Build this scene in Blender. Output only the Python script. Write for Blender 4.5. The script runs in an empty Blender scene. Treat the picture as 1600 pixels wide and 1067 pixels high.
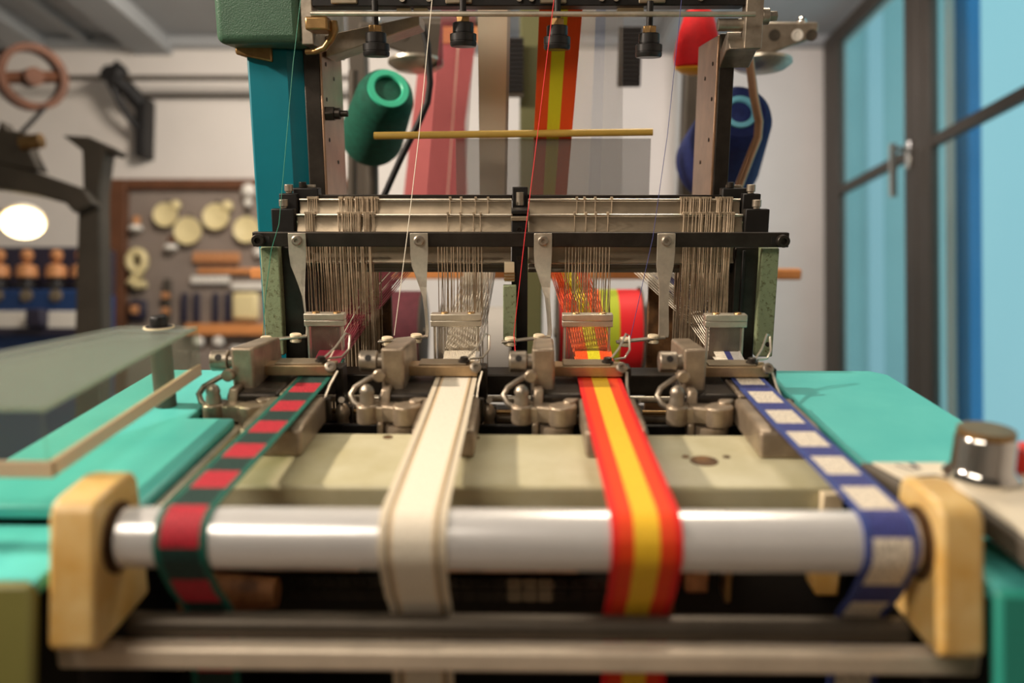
import bpy, math, random
from mathutils import Vector, Matrix

random.seed(7)
PI = math.pi
C = bpy.context.scene.collection
SC = bpy.context.scene
EYE = 1.0                                   # camera height above the floor, metres
# The loom stands tilted towards the viewer: its own axes are turned about X against the level room.
TILT = math.radians(13.63)
LOOM = Matrix.Rotation(TILT, 3, 'X')
FRAME = ['loom']


def W(x, y, z):
    """millimetres from the camera's eye point, along the loom's axes or the room's -> metres in the room"""
    p = Vector((x * .001, y * .001, z * .001))
    if FRAME[0] == 'loom':
        p = LOOM @ p
    return Vector((0, 0, EYE)) + p


# ------------------------------------------------------------------ camera
FPX = 1340.0
PITCH, YAW = math.radians(12.5), math.radians(.85)   # against the loom; level minus 1.13 degrees in the room
cam_d = bpy.data.cameras.new('camera')
cam = bpy.data.objects.new('camera', cam_d)
C.objects.link(cam)
cam.location = W(0, 0, 0)
cam.rotation_euler = (LOOM @ (Matrix.Rotation(YAW, 3, 'Z') @ Matrix.Rotation(PI / 2 - PITCH, 3, 'X'))).to_euler()
cam_d.sensor_width = 36
cam_d.lens = FPX / 1600 * 36
cam_d.clip_start = .02
cam_d.dof.use_dof = True
cam_d.dof.focus_distance = .835
cam_d.dof.aperture_fstop = 3.0
SC.camera = cam
SC.view_settings.view_transform = 'Standard'
SC.view_settings.look = 'None'
SC.view_settings.gamma = 1
SC.view_settings.use_curve_mapping = False
SC.view_settings.exposure = 0.0

# ------------------------------------------------------------------ world and lights
wd = bpy.data.worlds.new('world')
SC.world = wd
wd.use_nodes = True
nt = wd.node_tree
nt.nodes.clear()
tc = nt.nodes.new('ShaderNodeTexCoord')
sp = nt.nodes.new('ShaderNodeSeparateXYZ')
mp = nt.nodes.new('ShaderNodeMapRange')
mp.inputs['From Min'].default_value = -.4
mp.inputs['From Max'].default_value = .5
cr = nt.nodes.new('ShaderNodeValToRGB')
cr.color_ramp.elements[0].color = (.26, .46, .50, 1)
cr.color_ramp.elements[1].color = (.30, .60, .68, 1)
bg = nt.nodes.new('ShaderNodeBackground')
bg.inputs['Strength'].default_value = 1.15
wo = nt.nodes.new('ShaderNodeOutputWorld')
nt.links.new(tc.outputs['Generated'], sp.inputs[0])
nt.links.new(sp.outputs['Z'], mp.inputs['Value'])
nt.links.new(mp.outputs[0], cr.inputs[0])
nt.links.new(cr.outputs[0], bg.inputs['Color'])
nt.links.new(bg.outputs[0], wo.inputs['Surface'])


def lamp(name, loc, aim, power, size, color, shape='DISK', spot=None, size_y=None):
    if spot:
        d = bpy.data.lights.new(name, 'SPOT')
        d.spot_size = math.radians(spot)
        d.spot_blend = .5
        d.shadow_soft_size = size
    else:
        d = bpy.data.lights.new(name, 'AREA')
        d.shape = shape
        d.size = size
        if size_y:
            d.size_y = size_y
    d.energy = power
    d.color = color
    o = bpy.data.objects.new(name, d)
    C.objects.link(o)
    o.location = W(*loc)
    o.rotation_euler = (W(*aim) - W(*loc)).to_track_quat('-Z', 'Y').to_euler()
    return o


WARM = (1, .85, .70)
lamp('key_lamp', (-1250, 660, 640), (0, 640, -190), 29, .07, WARM)
lamp('front_fill', (-720, -250, 880), (-100, 450, -190), 13, .95, (1, .88, .74), 'RECTANGLE', None, .4)  # added unseen fill, sized for the long highlight on the roller
lamp('overhead_fill', (300, 1500, 980), (0, 1000, -100), 12, .5, (1, .86, .68))  # added unseen fill from above the loom
FRAME[0] = 'room'
lamp('wall_fill', (-850, 2900, 1450), (-1750, 4500, 500), 26, .4, (1, .88, .75))  # added unseen light to brighten the left of the back wall
lamp('wall_fill', (900, 3000, 1450), (500, 4500, 600), 14, .6, (1, .90, .86))  # added unseen light to brighten the right of the back wall
FRAME[0] = 'loom'


# ------------------------------------------------------------------ materials
def lin(c):
    return tuple(((v / 255) / 12.92 if v / 255 <= .04045 else ((v / 255 + .055) / 1.055) ** 2.4) for v in c)


def mat(name, rgb, rough=.5, metal=0., var=.0, vscale=40., rgb2=None, bump=0., bscale=300., trans=0., ior=1.45,
        alpha=1., emit=None, estr=1., coat=0., thresh=None, sss=0.):
    m = bpy.data.materials.new(name)
    m.use_nodes = True
    n, l = m.node_tree.nodes, m.node_tree.links
    b = n['Principled BSDF']
    col = lin(rgb)
    b.inputs['Base Color'].default_value = (*col, 1)
    b.inputs['Roughness'].default_value = rough
    b.inputs['Metallic'].default_value = metal
    b.inputs['IOR'].default_value = ior
    b.inputs['Transmission Weight'].default_value = trans
    b.inputs['Coat Weight'].default_value = coat
    if sss:
        b.inputs['Subsurface Weight'].default_value = sss
        b.inputs['Subsurface Radius'].default_value = (.006, .004, .002)
    if alpha < 1:
        b.inputs['Alpha'].default_value = alpha
    if emit:
        b.inputs['Emission Color'].default_value = (*lin(emit), 1)
        b.inputs['Emission Strength'].default_value = estr
    t = n.new('ShaderNodeTexCoord')
    if var > 0 or rgb2:
        no = n.new('ShaderNodeTexNoise')
        no.inputs['Scale'].default_value = vscale
        no.inputs['Detail'].default_value = 5
        no.inputs['Roughness'].default_value = .62
        l.new(t.outputs['Object'], no.inputs['Vector'])
        r = n.new('ShaderNodeValToRGB')
        c2 = lin(rgb2) if rgb2 else tuple(v * (1 - var) for v in col)
        lo, hi = thresh if thresh else (.35, .65)
        r.color_ramp.elements[0].position = lo
        r.color_ramp.elements[1].position = hi
        r.color_ramp.elements[0].color = (*c2, 1)
        r.color_ramp.elements[1].color = (*col, 1)
        l.new(no.outputs['Fac'], r.inputs[0])
        l.new(r.outputs[0], b.inputs['Base Color'])
    if bump > 0:
        n2 = n.new('ShaderNodeTexNoise')
        n2.inputs['Scale'].default_value = bscale
        n2.inputs['Detail'].default_value = 3
        l.new(t.outputs['Object'], n2.inputs['Vector'])
        bp = n.new('ShaderNodeBump')
        bp.inputs['Strength'].default_value = bump
        bp.inputs['Distance'].default_value = .001
        l.new(n2.outputs['Fac'], bp.inputs['Height'])
        l.new(bp.outputs[0], b.inputs['Normal'])
    return m


M = {}
M['steel'] = mat('steel', (216, 206, 188), .36, .8, .25, 60)
M['roller'] = mat('roller_steel', (236, 234, 232), .27, .45, .05, 25)
M['dull_steel'] = mat('dull_steel', (176, 164, 148), .42, .85, .3, 70, bump=.1)
M['cast'] = mat('cast_metal', (178, 160, 138), .36, .6, .35, 60, bump=.25, bscale=500)
M['dark'] = mat('dark_steel', (62, 56, 50), .4, .7, .35, 50, bump=.1)
M['black'] = mat('black_metal', (34, 31, 29), .45, .3, .3, 60)
M['blackplastic'] = mat('black_plastic', (30, 28, 27), .35, 0, 0)
M['coolwhite'] = mat('cool_white_paint', (226, 232, 236), .6)
M['frontrail'] = mat('pale_steel_rail', (238, 222, 200), .5, .45, .15, 40)
M['facade'] = mat('pale_teal_facade', (196, 214, 212), .8, 0, .08, 1.5)
M['rodgrey'] = mat('dark_rod_steel', (84, 76, 66), .45, .6, .2, 40)
M['tipbar'] = mat('worn_tip_steel', (190, 162, 126), .38, .75, .3, 60)
M['brass'] = mat('oiled_steel', (176, 140, 92), .35, .85, .3, 60)
M['warm_steel'] = mat('polished_steel_post', (186, 150, 122), .32, .9, .25, 30)  # warm reflection on the posts put into the steel's colour
M['teal'] = mat('teal_paint', (0, 108, 122), .35, 0, .08, 25, bump=.03)
M['tealtop'] = mat('light_teal_paint', (96, 198, 190), .38, 0, 0, 14, rgb2=(84, 188, 182))
M['olive'] = mat('olive_front', (128, 124, 66), .45, 0, .1, 12)  # left front panel only, olive unlike its teal top
M['tealfront'] = mat('darker_teal_front', (46, 150, 132), .4, 0, .08, 12)  # right front panel, a darker teal than its top
M['greenbox'] = mat('green_hammered_paint', (66, 96, 76), .38, 0, .12, 60, bump=.4, bscale=700)
M['greenold'] = mat('worn_green_paint', (136, 146, 112), .5, .0, 0, 260, rgb2=(92, 90, 58), bump=.25, bscale=400, thresh=(.3, .46))
M['cream'] = mat('cream_green_paint', (196, 190, 158), .45, 0, 0, 22, rgb2=(180, 172, 134), bump=.1)
M['nylon'] = mat('aged_nylon', (224, 194, 134), .35, 0, 0, 30, rgb2=(204, 160, 86), sss=.25)
M['ceramic'] = mat('ceramic', (236, 218, 184), .3, 0)


def clear(name, tint, gloss, haze=0., hazecol=(220, 226, 215), ior=1.45):
    m = bpy.data.materials.new(name)
    m.use_nodes = True
    n, l = m.node_tree.nodes, m.node_tree.links
    n.remove(n['Principled BSDF'])
    t_ = n.new('ShaderNodeBsdfTransparent')
    t_.inputs[0].default_value = (*lin(tint), 1)
    g_ = n.new('ShaderNodeBsdfGlossy')
    g_.inputs['Roughness'].default_value = gloss
    f_ = n.new('ShaderNodeFresnel')
    f_.inputs['IOR'].default_value = ior
    x_ = n.new('ShaderNodeMixShader')
    l.new(f_.outputs[0], x_.inputs[0])
    l.new(t_.outputs[0], x_.inputs[1])
    l.new(g_.outputs[0], x_.inputs[2])
    out = x_
    if haze:
        d_ = n.new('ShaderNodeBsdfDiffuse')
        d_.inputs[0].default_value = (*lin(hazecol), 1)
        y_ = n.new('ShaderNodeMixShader')
        y_.inputs[0].default_value = haze
        l.new(x_.outputs[0], y_.inputs[1])
        l.new(d_.outputs[0], y_.inputs[2])
        out = y_
    l.new(out.outputs[0], n['Material Output'].inputs['Surface'])
    return m


M['acrylic'] = clear('clear_acrylic', (244, 248, 242), .12, .075, ior=1.05)
M['acrylic_edge'] = mat('acrylic_edge', (228, 194, 164), .35, 0)
M['glass'] = clear('door_glass', (246, 251, 251), .05, .03, (190, 225, 228), 1.03)
M['doorframe'] = mat('door_frame_paint', (74, 66, 58), .5, .1, .1, 8)
M['blueframe'] = mat('blue_paint', (80, 160, 225), .5, 0, .06, 6)
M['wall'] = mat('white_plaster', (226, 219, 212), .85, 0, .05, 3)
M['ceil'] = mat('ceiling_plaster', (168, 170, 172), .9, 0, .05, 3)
M['floor'] = mat('floor_boards', (120, 104, 88), .55, 0, .2, 5)
M['rust'] = mat('rusty_iron', (92, 50, 22), .6, .2, .35, 14)
M['iron'] = mat('grey_iron', (84, 76, 66), .55, .2, .25, 8)
M['blackiron'] = mat('black_iron', (38, 36, 36), .55, .2, .2, 8)
M['wood'] = mat('brown_wood', (108, 68, 44), .5, 0, .25, 10)
M['board'] = mat('grey_board', (146, 132, 122), .8, 0, .12, 6)
M['bowl'] = mat('cream_enamel', (240, 222, 168), .4, 0, .1, 6)
M['white'] = mat('white_paint', (236, 230, 220), .5, 0, .05, 8)
M['orange'] = mat('orange_wood', (226, 150, 88), .5, 0, .15, 8)
M['navy'] = mat('navy_paint', (32, 62, 112), .5, 0, .12, 6)
M['deepnavy'] = mat('dark_navy_paint', (48, 44, 62), .5, 0, .12, 6)
M['gauze'] = clear('grey_gauze', (236, 236, 236), .3, .3, (150, 144, 136), 1.05)
M['copperspool'] = mat('copper_thread', (214, 150, 100), .5, .1, .2, 60)
M['lampglow'] = mat('lamp_glow', (255, 240, 210), .5, 0, emit=(255, 226, 170), estr=7)
M['greenyarn'] = mat('green_yarn', (14, 92, 72), .8, 0, .3, 120, bump=.6, bscale=900)
M['greencore'] = mat('green_plastic_core', (70, 205, 165), .4, 0)
M['blueyarn'] = mat('blue_yarn', (32, 48, 112), .8, 0, .3, 120, bump=.6, bscale=900)
M['bluecore'] = mat('light_blue_core', (120, 200, 225), .4, 0)
M['redyarn'] = mat('red_yarn', (214, 12, 22), .7, 0, .2, 100, bump=.4, bscale=900)
M['yellow'] = mat('yellow_plastic', (240, 180, 30), .5)
M['yellowrod'] = mat('yellow_wood_rod', (222, 182, 84), .45, 0, .12, 30)
M['wire'] = mat('heddle_wire', (206, 184, 156), .4, .5, .4, 90)
M['rail'] = mat('rail_aluminium', (160, 145, 123), .42, .75, .2, 40)
M['railgrey'] = mat('rail_grey', (116, 110, 98), .45, .7, .2, 40)
M['chrome'] = mat('chrome', (225, 222, 216), .1, 1)
M['panel'] = mat('beige_panel', (226, 214, 190), .45, 0, .05, 20)
M['ink'] = mat('dark_ink', (64, 62, 78), .6)
M['greycase'] = mat('grey_case', (88, 80, 70), .55, 0, .1, 20)
M['redbtn'] = mat('red_plastic', (226, 52, 38), .4)
M['t_red'] = mat('red_thread', (228, 28, 36), .6)
M['t_orange'] = mat('orange_thread', (250, 100, 40), .6)
M['t_yellow'] = mat('yellow_thread', (236, 226, 50), .6)
M['t_white'] = mat('white_thread', (236, 226, 206), .6)
M['t_blue'] = mat('blue_thread', (58, 62, 120), .6)
M['t_burg'] = mat('burgundy_thread', (150, 46, 66), .6)
M['t_green'] = mat('green_thread', (40, 130, 105), .6)
M['t_grey'] = mat('grey_thread', (176, 172, 166), .6)
M['oldbrown'] = mat('greasy_brown', (132, 96, 60), .6, .2, 0, 40, rgb2=(56, 40, 26), bump=.3)
M['cavity'] = mat('cavity_black', (28, 23, 18), .7, 0, .3, 40)  # near-black puts the shade of gaps, holes and insides into the colour
M['plum'] = mat('plum_yarn', (96, 40, 50), .8, 0, .3, 60)
M['rustbrown'] = mat('rusty_cast_brown', (186, 130, 82), .6, .1, 0, 40, rgb2=(96, 62, 38), bump=.3)
M['lime'] = mat('lime_yarn', (176, 190, 40), .7)
M['olivebar'] = mat('olive_bar_paint', (110, 110, 72), .6, 0, .1, 8)
M['pinkcloth'] = mat('pink_cloth', (206, 112, 112), .8, 0, .1, 12)


# ------------------------------------------------------------------ mesh builder
class MB:
    def __init__(s):
        s.v, s.f, s.uv = [], [], {}

    def add(s, vs, fs):
        o = len(s.v)
        s.v += [Vector(p) for p in vs]
        s.f += [tuple(i + o for i in q) for q in fs]
        return s

    def hexa(s, p):
        return s.add(p, [(0, 3, 2, 1), (4, 5, 6, 7), (0, 1, 5, 4), (1, 2, 6, 5), (2, 3, 7, 6), (3, 0, 4, 7)])

    def box(s, x0, x1, y0, y1, z0, z1):
        return s.hexa([(x0, y0, z0), (x1, y0, z0), (x1, y1, z0), (x0, y1, z0),
                       (x0, y0, z1), (x1, y0, z1), (x1, y1, z1), (x0, y1, z1)])

    def prism(s, pts, a, b, plane='xy'):
        n = len(pts)

        def q(p, t):
            return (p[0], p[1], t) if plane == 'xy' else (p[0], t, p[1]) if plane == 'xz' else (t, p[0], p[1])
        vs = [q(p, a) for p in pts] + [q(p, b) for p in pts]
        fs = [tuple(range(n))[::-1], tuple(range(n, 2 * n))] + [(i, (i + 1) % n, n + (i + 1) % n, n + i) for i in range(n)]
        return s.add(vs, fs)

    def tube(s, pts, r, n=8, caps=True):
        pts = [Vector(p) for p in pts]
        rs = r if isinstance(r, (list, tuple)) else [r] * len(pts)
        vs, fs = [], []
        up = None
        for i, p in enumerate(pts):
            t = (pts[min(i + 1, len(pts) - 1)] - pts[max(i - 1, 0)])
            if t.length < 1e-9:
                t = Vector((0, 0, 1))
            t.normalize()
            if up is None:
                a = Vector((0, 0, 1)) if abs(t.z) < .9 else Vector((1, 0, 0))
                up = t.cross(a).normalized()
            else:
                up = (up - t * up.dot(t)).normalized()
            w = t.cross(up)
            for k in range(n):
                a = 2 * PI * k / n
                vs.append(p + (up * math.cos(a) + w * math.sin(a)) * rs[i])
        for i in range(len(pts) - 1):
            for k in range(n):
                fs.append((i * n + k, i * n + (k + 1) % n, (i + 1) * n + (k + 1) % n, (i + 1) * n + k))
        if caps:
            fs.append(tuple(range(n))[::-1])
            fs.append(tuple(range((len(pts) - 1) * n, len(pts) * n)))
        return s.add(vs, fs)

    def cyl(s, p0, p1, r, n=20, r2=None):
        return s.tube([p0, p1], [r, r if r2 is None else r2], n)

    def lathe(s, p0, axis, prof, n=24, capped=True):
        """prof: (t along axis, radius) pairs"""
        p0, ax = Vector(p0), Vector(axis).normalized()
        a = Vector((0, 0, 1)) if abs(ax.z) < .9 else Vector((1, 0, 0))
        u = ax.cross(a).normalized()
        w = ax.cross(u)
        vs, fs = [], []
        for t, r in prof:
            for k in range(n):
                b = 2 * PI * k / n
                vs.append(p0 + ax * t + (u * math.cos(b) + w * math.sin(b)) * max(r, .01))
        for i in range(len(prof) - 1):
            for k in range(n):
                fs.append((i * n + k, i * n + (k + 1) % n, (i + 1) * n + (k + 1) % n, (i + 1) * n + k))
        if capped:
            fs.append(tuple(range(n))[::-1])
            fs.append(tuple(range((len(prof) - 1) * n, len(prof) * n)))
        return s.add(vs, fs)

    def sphere(s, c, r, n=12):
        pr = [(-r * math.cos(PI * i / n), r * math.sin(PI * i / n)) for i in range(n + 1)]
        return s.lathe(c, (0, 0, 1), pr, 16, False)

    def build(s, name, m, parent=None, bevel=0., smooth=True, segs=2, org=None):
        if parent is not None:
            o0 = parent['o_mm'] if 'o_mm' in parent else None
            p = parent
            while o0 is None:
                p = p.parent
                o0 = p['o_mm']
            o0 = Vector(o0)
        elif org is not None:
            o0 = Vector(org)
        else:
            xs = [q.x for q in s.v]
            ys = [q.y for q in s.v]
            zs = [q.z for q in s.v]
            o0 = Vector(((min(xs) + max(xs)) / 2, (min(ys) + max(ys)) / 2, min(zs)))
        me = bpy.data.meshes.new(name)
        me.from_pydata([((q - o0) * .001) for q in s.v], [], s.f)
        me.validate()
        if s.uv:
            uvl = me.uv_layers.new(name='UVMap')
            for lp in me.loops:
                uvl.data[lp.index].uv = s.uv.get(lp.vertex_index, (0, 0))
        if smooth:
            me.shade_smooth()
            me.set_sharp_from_angle(angle=math.radians(38))
        import bmesh
        bm = bmesh.new()
        bm.from_mesh(me)
        bmesh.ops.recalc_face_normals(bm, faces=bm.faces)
        bm.to_mesh(me)
        bm.free()
        me.materials.append(M[m] if isinstance(m, str) else m)
        o = bpy.data.objects.new(name, me)
        C.objects.link(o)
        if parent is not None:
            o.parent = parent
        else:
            o.location = W(*o0)
            if FRAME[0] == 'loom':
                o.rotation_euler = (TILT, 0, 0)
            o['o_mm'] = list(o0)
        if bevel:
            bv = o.modifiers.new('bevel', 'BEVEL')
            bv.width = bevel * .001
            bv.segments = segs
            bv.limit_method = 'ANGLE'
            bv.angle_limit = math.radians(40)
        return o


def tag(o, label, cat, group=None, kind=None):
    o['label'] = label
    o['category'] = cat
    if group:
        o['group'] = group
    if kind:
        o['kind'] = kind
    return o


def thing(name, label, cat, loc, group=None):
    o = bpy.data.objects.new(name, None)
    C.objects.link(o)
    o.location = W(*loc)
    if FRAME[0] == 'loom':
        o.rotation_euler = (TILT, 0, 0)
    o['o_mm'] = list(loc)
    o.empty_display_size = .01
    return tag(o, label, cat, group)


def structure(o):
    o['kind'] = 'structure'
    return o


def stuff(o):
    o['kind'] = 'stuff'
    return o


def dup(root, dx, dy=0, dz=0, label=None):
    r = root.copy()
    C.objects.link(r)
    d_ = Vector((dx, dy, dz)) * .001
    r.location = root.location + (LOOM @ d_ if FRAME[0] == 'loom' else d_)
    if label:
        r['label'] = label
    for ch in list(root.children):
        c = ch.copy()
        C.objects.link(c)
        c.parent = r
        for g in ch.children:
            d = g.copy()
            C.objects.link(d)
            d.parent = c
    return r


# direction helper for the far background: a point seen at (px, py) standing at depth Y
_fw = Vector((-math.sin(YAW) * math.cos(PITCH), math.cos(YAW) * math.cos(PITCH), -math.sin(PITCH)))
_rt = Vector((math.cos(YAW), math.sin(YAW), 0))
_up = _rt.cross(_fw)


def at(px, py, Y):
    d = _fw + _rt * ((px - 800) / FPX) + _up * ((533.5 - py) / FPX)
    if FRAME[0] == 'room':
        d = LOOM @ d
    return d * (Y / d.y)


# ================================================================== ROOM
FZ = -EYE * 1000
FRAME[0] = 'room'
XL, XR, YB, YF, ZC = -3200, 1595, 4520, -2500, 1700
structure(MB().box(XL - 100, XR + 100, YF - 100, YB + 100, FZ - 60, FZ).build('floor', 'floor'))
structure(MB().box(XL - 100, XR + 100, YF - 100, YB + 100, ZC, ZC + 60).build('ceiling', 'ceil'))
structure(MB().box(XL - 100, XR + 100, YB, YB + 100, FZ, ZC).build('wall_back', 'wall'))
structure(MB().box(XL - 100, XL, YF, YB, FZ, ZC).build('wall_left', 'wall'))
structure(MB().box(XL - 100, XR + 100, YF - 100, YF, FZ, ZC).build('wall_front', 'wall'))
# ceiling beams running away from the viewer
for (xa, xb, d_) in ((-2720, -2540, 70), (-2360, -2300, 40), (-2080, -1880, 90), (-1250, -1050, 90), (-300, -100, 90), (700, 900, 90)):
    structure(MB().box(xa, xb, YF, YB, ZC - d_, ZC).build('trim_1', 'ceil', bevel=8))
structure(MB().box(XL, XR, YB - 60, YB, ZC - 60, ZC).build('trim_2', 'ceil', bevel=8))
# right-hand wall: plaster round a run of framed glass doors
structure(MB().box(XR, XR + 100, 4516, YB, FZ, ZC).build('wall_right', 'wall'))
structure(MB().box(XR, XR + 100, YF, 4516, 1660, ZC).build('wall_right', 'wall'))
structure(MB().box(XR, XR + 100, YF, 900, FZ, 1660).build('wall_right', 'wall'))
# square white pier on the back wall
structure(MB().box(790, 960, 4300, YB, FZ, ZC).build('trim_3', 'coolwhite', bevel=8))


def glazing(name, y0, y1, w0, w1, z_bar):
    """one framed leaf in the right-hand wall between depths y0 (near) and y1 (far); w0, w1: widths of its stiles"""
    X, T = XR, 1660
    ya, yb = y0 + w0, y1 - w1
    root = MB().box(X - 40, X - 4, yb, y1, FZ, T).build(name, 'doorframe', bevel=4)
    structure(root)
    MB().box(X - 40, X - 4, y0, ya, FZ, T).build('frame_stile', 'doorframe', root, bevel=4)
    MB().box(X - 38, X - 6, ya, yb, FZ, FZ + 120).build('frame_rail', 'doorframe', root, bevel=4)
    MB().box(X - 38, X - 6, ya, yb, T - 80, T).build('frame_rail', 'doorframe', root, bevel=4)
    MB().box(X - 26, X - 18, ya, yb, FZ + 120, T - 80).build('pane', 'glass', root)
    MB().box(X - 36, X - 8, ya, yb, z_bar - 22, z_bar + 22).build('glazing_bar', 'doorframe', root, bevel=3)
    return root


d1 = glazing('door_1', 3415, 4470, 110, 200, 838)
structure(MB().box(XR - 2, XR + 60, 4470, 4516, FZ, 1660).build('wall_right', 'wall'))
h = MB().box(XR - 54, XR - 40, 3450, 3486, 770, 880).build('door_handle', 'chrome', d1, bevel=4)
g = MB()
g.tube([(XR - 50, 3468, 850), (XR - 110, 3468, 850)], 10, 12)
g.tube([(XR - 110, 3468, 870), (XR - 110, 3468, 655)], 15, 12)
g.build('lever', 'chrome', h)
d2 = glazing('door_2', 2100, 3412, 80, 110, 838)
d3 = glazing('door_3', 905, 2095, 80, 80, 838)
# posts standing outside, behind the glass
structure(MB().box(1900, 1960, 3690, 3850, FZ, 2200).build('trim_5', 'blueframe', bevel=5))
structure(MB().box(1870, 1884, 3760, 3830, FZ, 2200).build('trim_6', 'white', bevel=3))
structure(MB().box(2150, 3100, 6000, 6100, FZ, 2600).build('trim_7', 'facade', bevel=3))
structure(MB().box(2380, 2480, 5940, 6000, FZ, 2600).build('trim_8', 'coolwhite', bevel=3))

FRAME[0] = 'loom'
# ================================================================== LOOM BODY
def floor_z(y):
    """height of the room's floor in the loom's own axes at loom depth y"""
    return (FZ + 2 - y * math.sin(TILT)) / math.cos(TILT)


loom = thing('ribbon_loom', 'narrow ribbon loom frame with teal column, steel posts and cream breast plate', 'loom', (0, 640, floor_z(640)))
# base cabinet under the tables
MB().prism([(416, -215), (750, -204), (750, floor_z(750)), (270, floor_z(270)), (414, -340)], -330, -240, 'yz').build('side_cabinet', 'cavity', loom, bevel=4)
MB().prism([(416, -215), (752, -204), (752, floor_z(752)), (270, floor_z(270)), (414, -340)], 232, 322, 'yz').build('side_cabinet', 'cavity', loom, bevel=4)
MB().prism([(470, -330), (1100, -330), (1100, floor_z(1100)), (470, floor_z(470))], -222, 214, 'yz').build('base_cabinet', 'cavity', loom, bevel=3)
# breast plate
MB().prism([(506, -226), (506, -207), (509, -205), (607, -205), (607, -226)], -207, 198, 'yz').build('breast_plate', 'cream', loom, bevel=1.5)
MB().box(-207, 198, 506, 515, -262, -226).build('breast_apron', 'oldbrown', loom, bevel=1)
MB().box(-215, -210, 449, 606, -212, -200).build('edge_strip', 'steel', loom, bevel=.6)
for (x, y, r) in ((122, 552, 8), (111, 560, 2.2), (139, 560, 2.2), (-36, 598, 3), (-100, 598, 3)):
    MB().lathe((x, y, -205.4), (0, 0, 1), [(0, r * 1.25), (.9, r * 1.15), (.9, r), (.5, r * .95)], 20).build('plate_hole', 'oldbrown', loom)
for (x0, x1) in ((-205, -180), (60, 150)):
    pass
MB().box(185, 198, 500, 512, -224, -207).build('cream_block', 'ceramic', loom, bevel=1)
# mechanism bed between breast plate and harness
MB().box(-216, 212, 616, 790, -300, -262).build('mechanism_bed', 'cavity', loom)
MB().box(-216, 212, 655, 660, -262, -214).build('bed_wall', 'black', loom, bevel=1)
MB().box(-216, 212, 742, 772, -214, -195.2).build('sley_bar', 'dark', loom, bevel=1.2)
MB().cyl((-217, 727, -213), (212, 727, -213), 3).build('sley_rod', 'steel', loom)
MB().cyl((-217, 715, -226), (212, 715, -226), 6).build('sley_rod', 'dull_steel', loom)
MB().cyl((-217, 707, -219), (212, 707, -219), 2).build('sley_rod', 'brass', loom)
MB().box(-217, 212, 735, 760, -262, -232).build('sley_beam', 'black', loom, bevel=1)
MB().box(-217, 212, 690, 700, -241, -237).build('sley_strip', 'brass', loom, bevel=.5)
MB().box(-216, 212, 660, 690, -262, -244).build('bed_step', 'dark', loom, bevel=1)
# side brackets (green), guide channels (dark), centre post
for sx, (a, bx) in ((-1, (-259, -241)), (1, (230, 247))):
    MB().prism([(834.6, -200), (834.6, -92), (880, -83), (925, -71), (925, -95), (850, -130), (845, -200)], a, bx, 'yz').build('side_bracket', 'greenold', loom, bevel=1.2)
    MB().cyl(((a + bx) / 2 + 3 * sx, 836, -187), ((a + bx) / 2 + 3 * sx, 834, -187), 2.4, 14).build('bracket_hole', 'cavity', loom)
MB().box(-243, -221, 846, 906, -262, -92).build('guide_channel', 'dark', loom, bevel=1.5)
MB().box(207, 231, 846, 906, -262, -92).build('guide_channel', 'dark', loom, bevel=1.5)
MB().box(214, 217, 843, 846, -258, -95).build('channel_rib', 'black', loom, bevel=.5)
cpb = MB().box(-13, 3, 840, 846, -262, -66)
cpb.box(-13, 3, 846, 902, -60, -56)
cp = cpb.build('centre_post', 'black', loom, bevel=.8)
MB().box(-13, 3, 898, 906, -262, -36).build('centre_post', 'black', loom, bevel=.8)
MB().box(-13.5, 3.5, 838, 850, -66, -62).build('post_cap', 'rail', loom, bevel=.5)
MB().cyl((-5, 893, -54), (-5, 893, -41), 4, 14).build('post_screw', 'dull_steel', loom)
for z in (-75, -103):
    MB().lathe((-5, 839.6, z), (0, -1, 0), [(0, 3.6), (1, 3.6), (1, 2.2), (.2, 2)], 16).build('post_socket', 'dark', loom)
MB().box(-21, -8, 828, 838, -187, -128).build('green_block', 'greenold', loom, bevel=.8)
MB().box(-20, -10, 836, 842, -125, -106).build('tooth_block', 'ceramic', loom, bevel=.6)
for k in range(3):
    MB().box(-20.4, -9.6, 834.5, 836, -123.5 + k * 3, -122 + k * 3).build('tooth', 'brass', loom)
# tall rear structure
MB().prism([(-290, 930), (-248, 930), (-243, 934), (-229, 938), (-229, 1040), (-290, 1040)], floor_z(930), 104, 'xy').build('column', 'teal', loom, bevel=2.5, segs=3)
for a, bx, i0, i1 in ((-231, -214, -214, -211.5), (200, 216, 197.5, 200)):
    MB().box(a, bx, 930, 1030, -600, 118).build('post', 'dark', loom, bevel=1)
    p = MB().box(i0, i1, 930, 1030, -600, 116).build('post_plate', 'warm_steel', loom, bevel=.6)
    for (yy, zz) in ((948, 90), (945, 54), (985, 78), (950, 12), (990, -12)):
        sx = 1 if a < 0 else -1
        xx = i1 if a < 0 else i0
        MB().cyl((xx - .2 * sx, yy, zz), (xx + .5 * sx, yy, zz), 2.2, 12).build('bolt_hole', 'cavity', p)
bl = MB().cyl((-212, 938, 39), (-202, 938, 39), 8, 6)
bl.cyl((-202, 938, 39), (-196, 938, 39), 6, 12).cyl((-196, 938, 39), (-188, 938, 39), 3.4, 10)
bl.build('post_bolt', 'dark', loom, bevel=.4)
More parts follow.
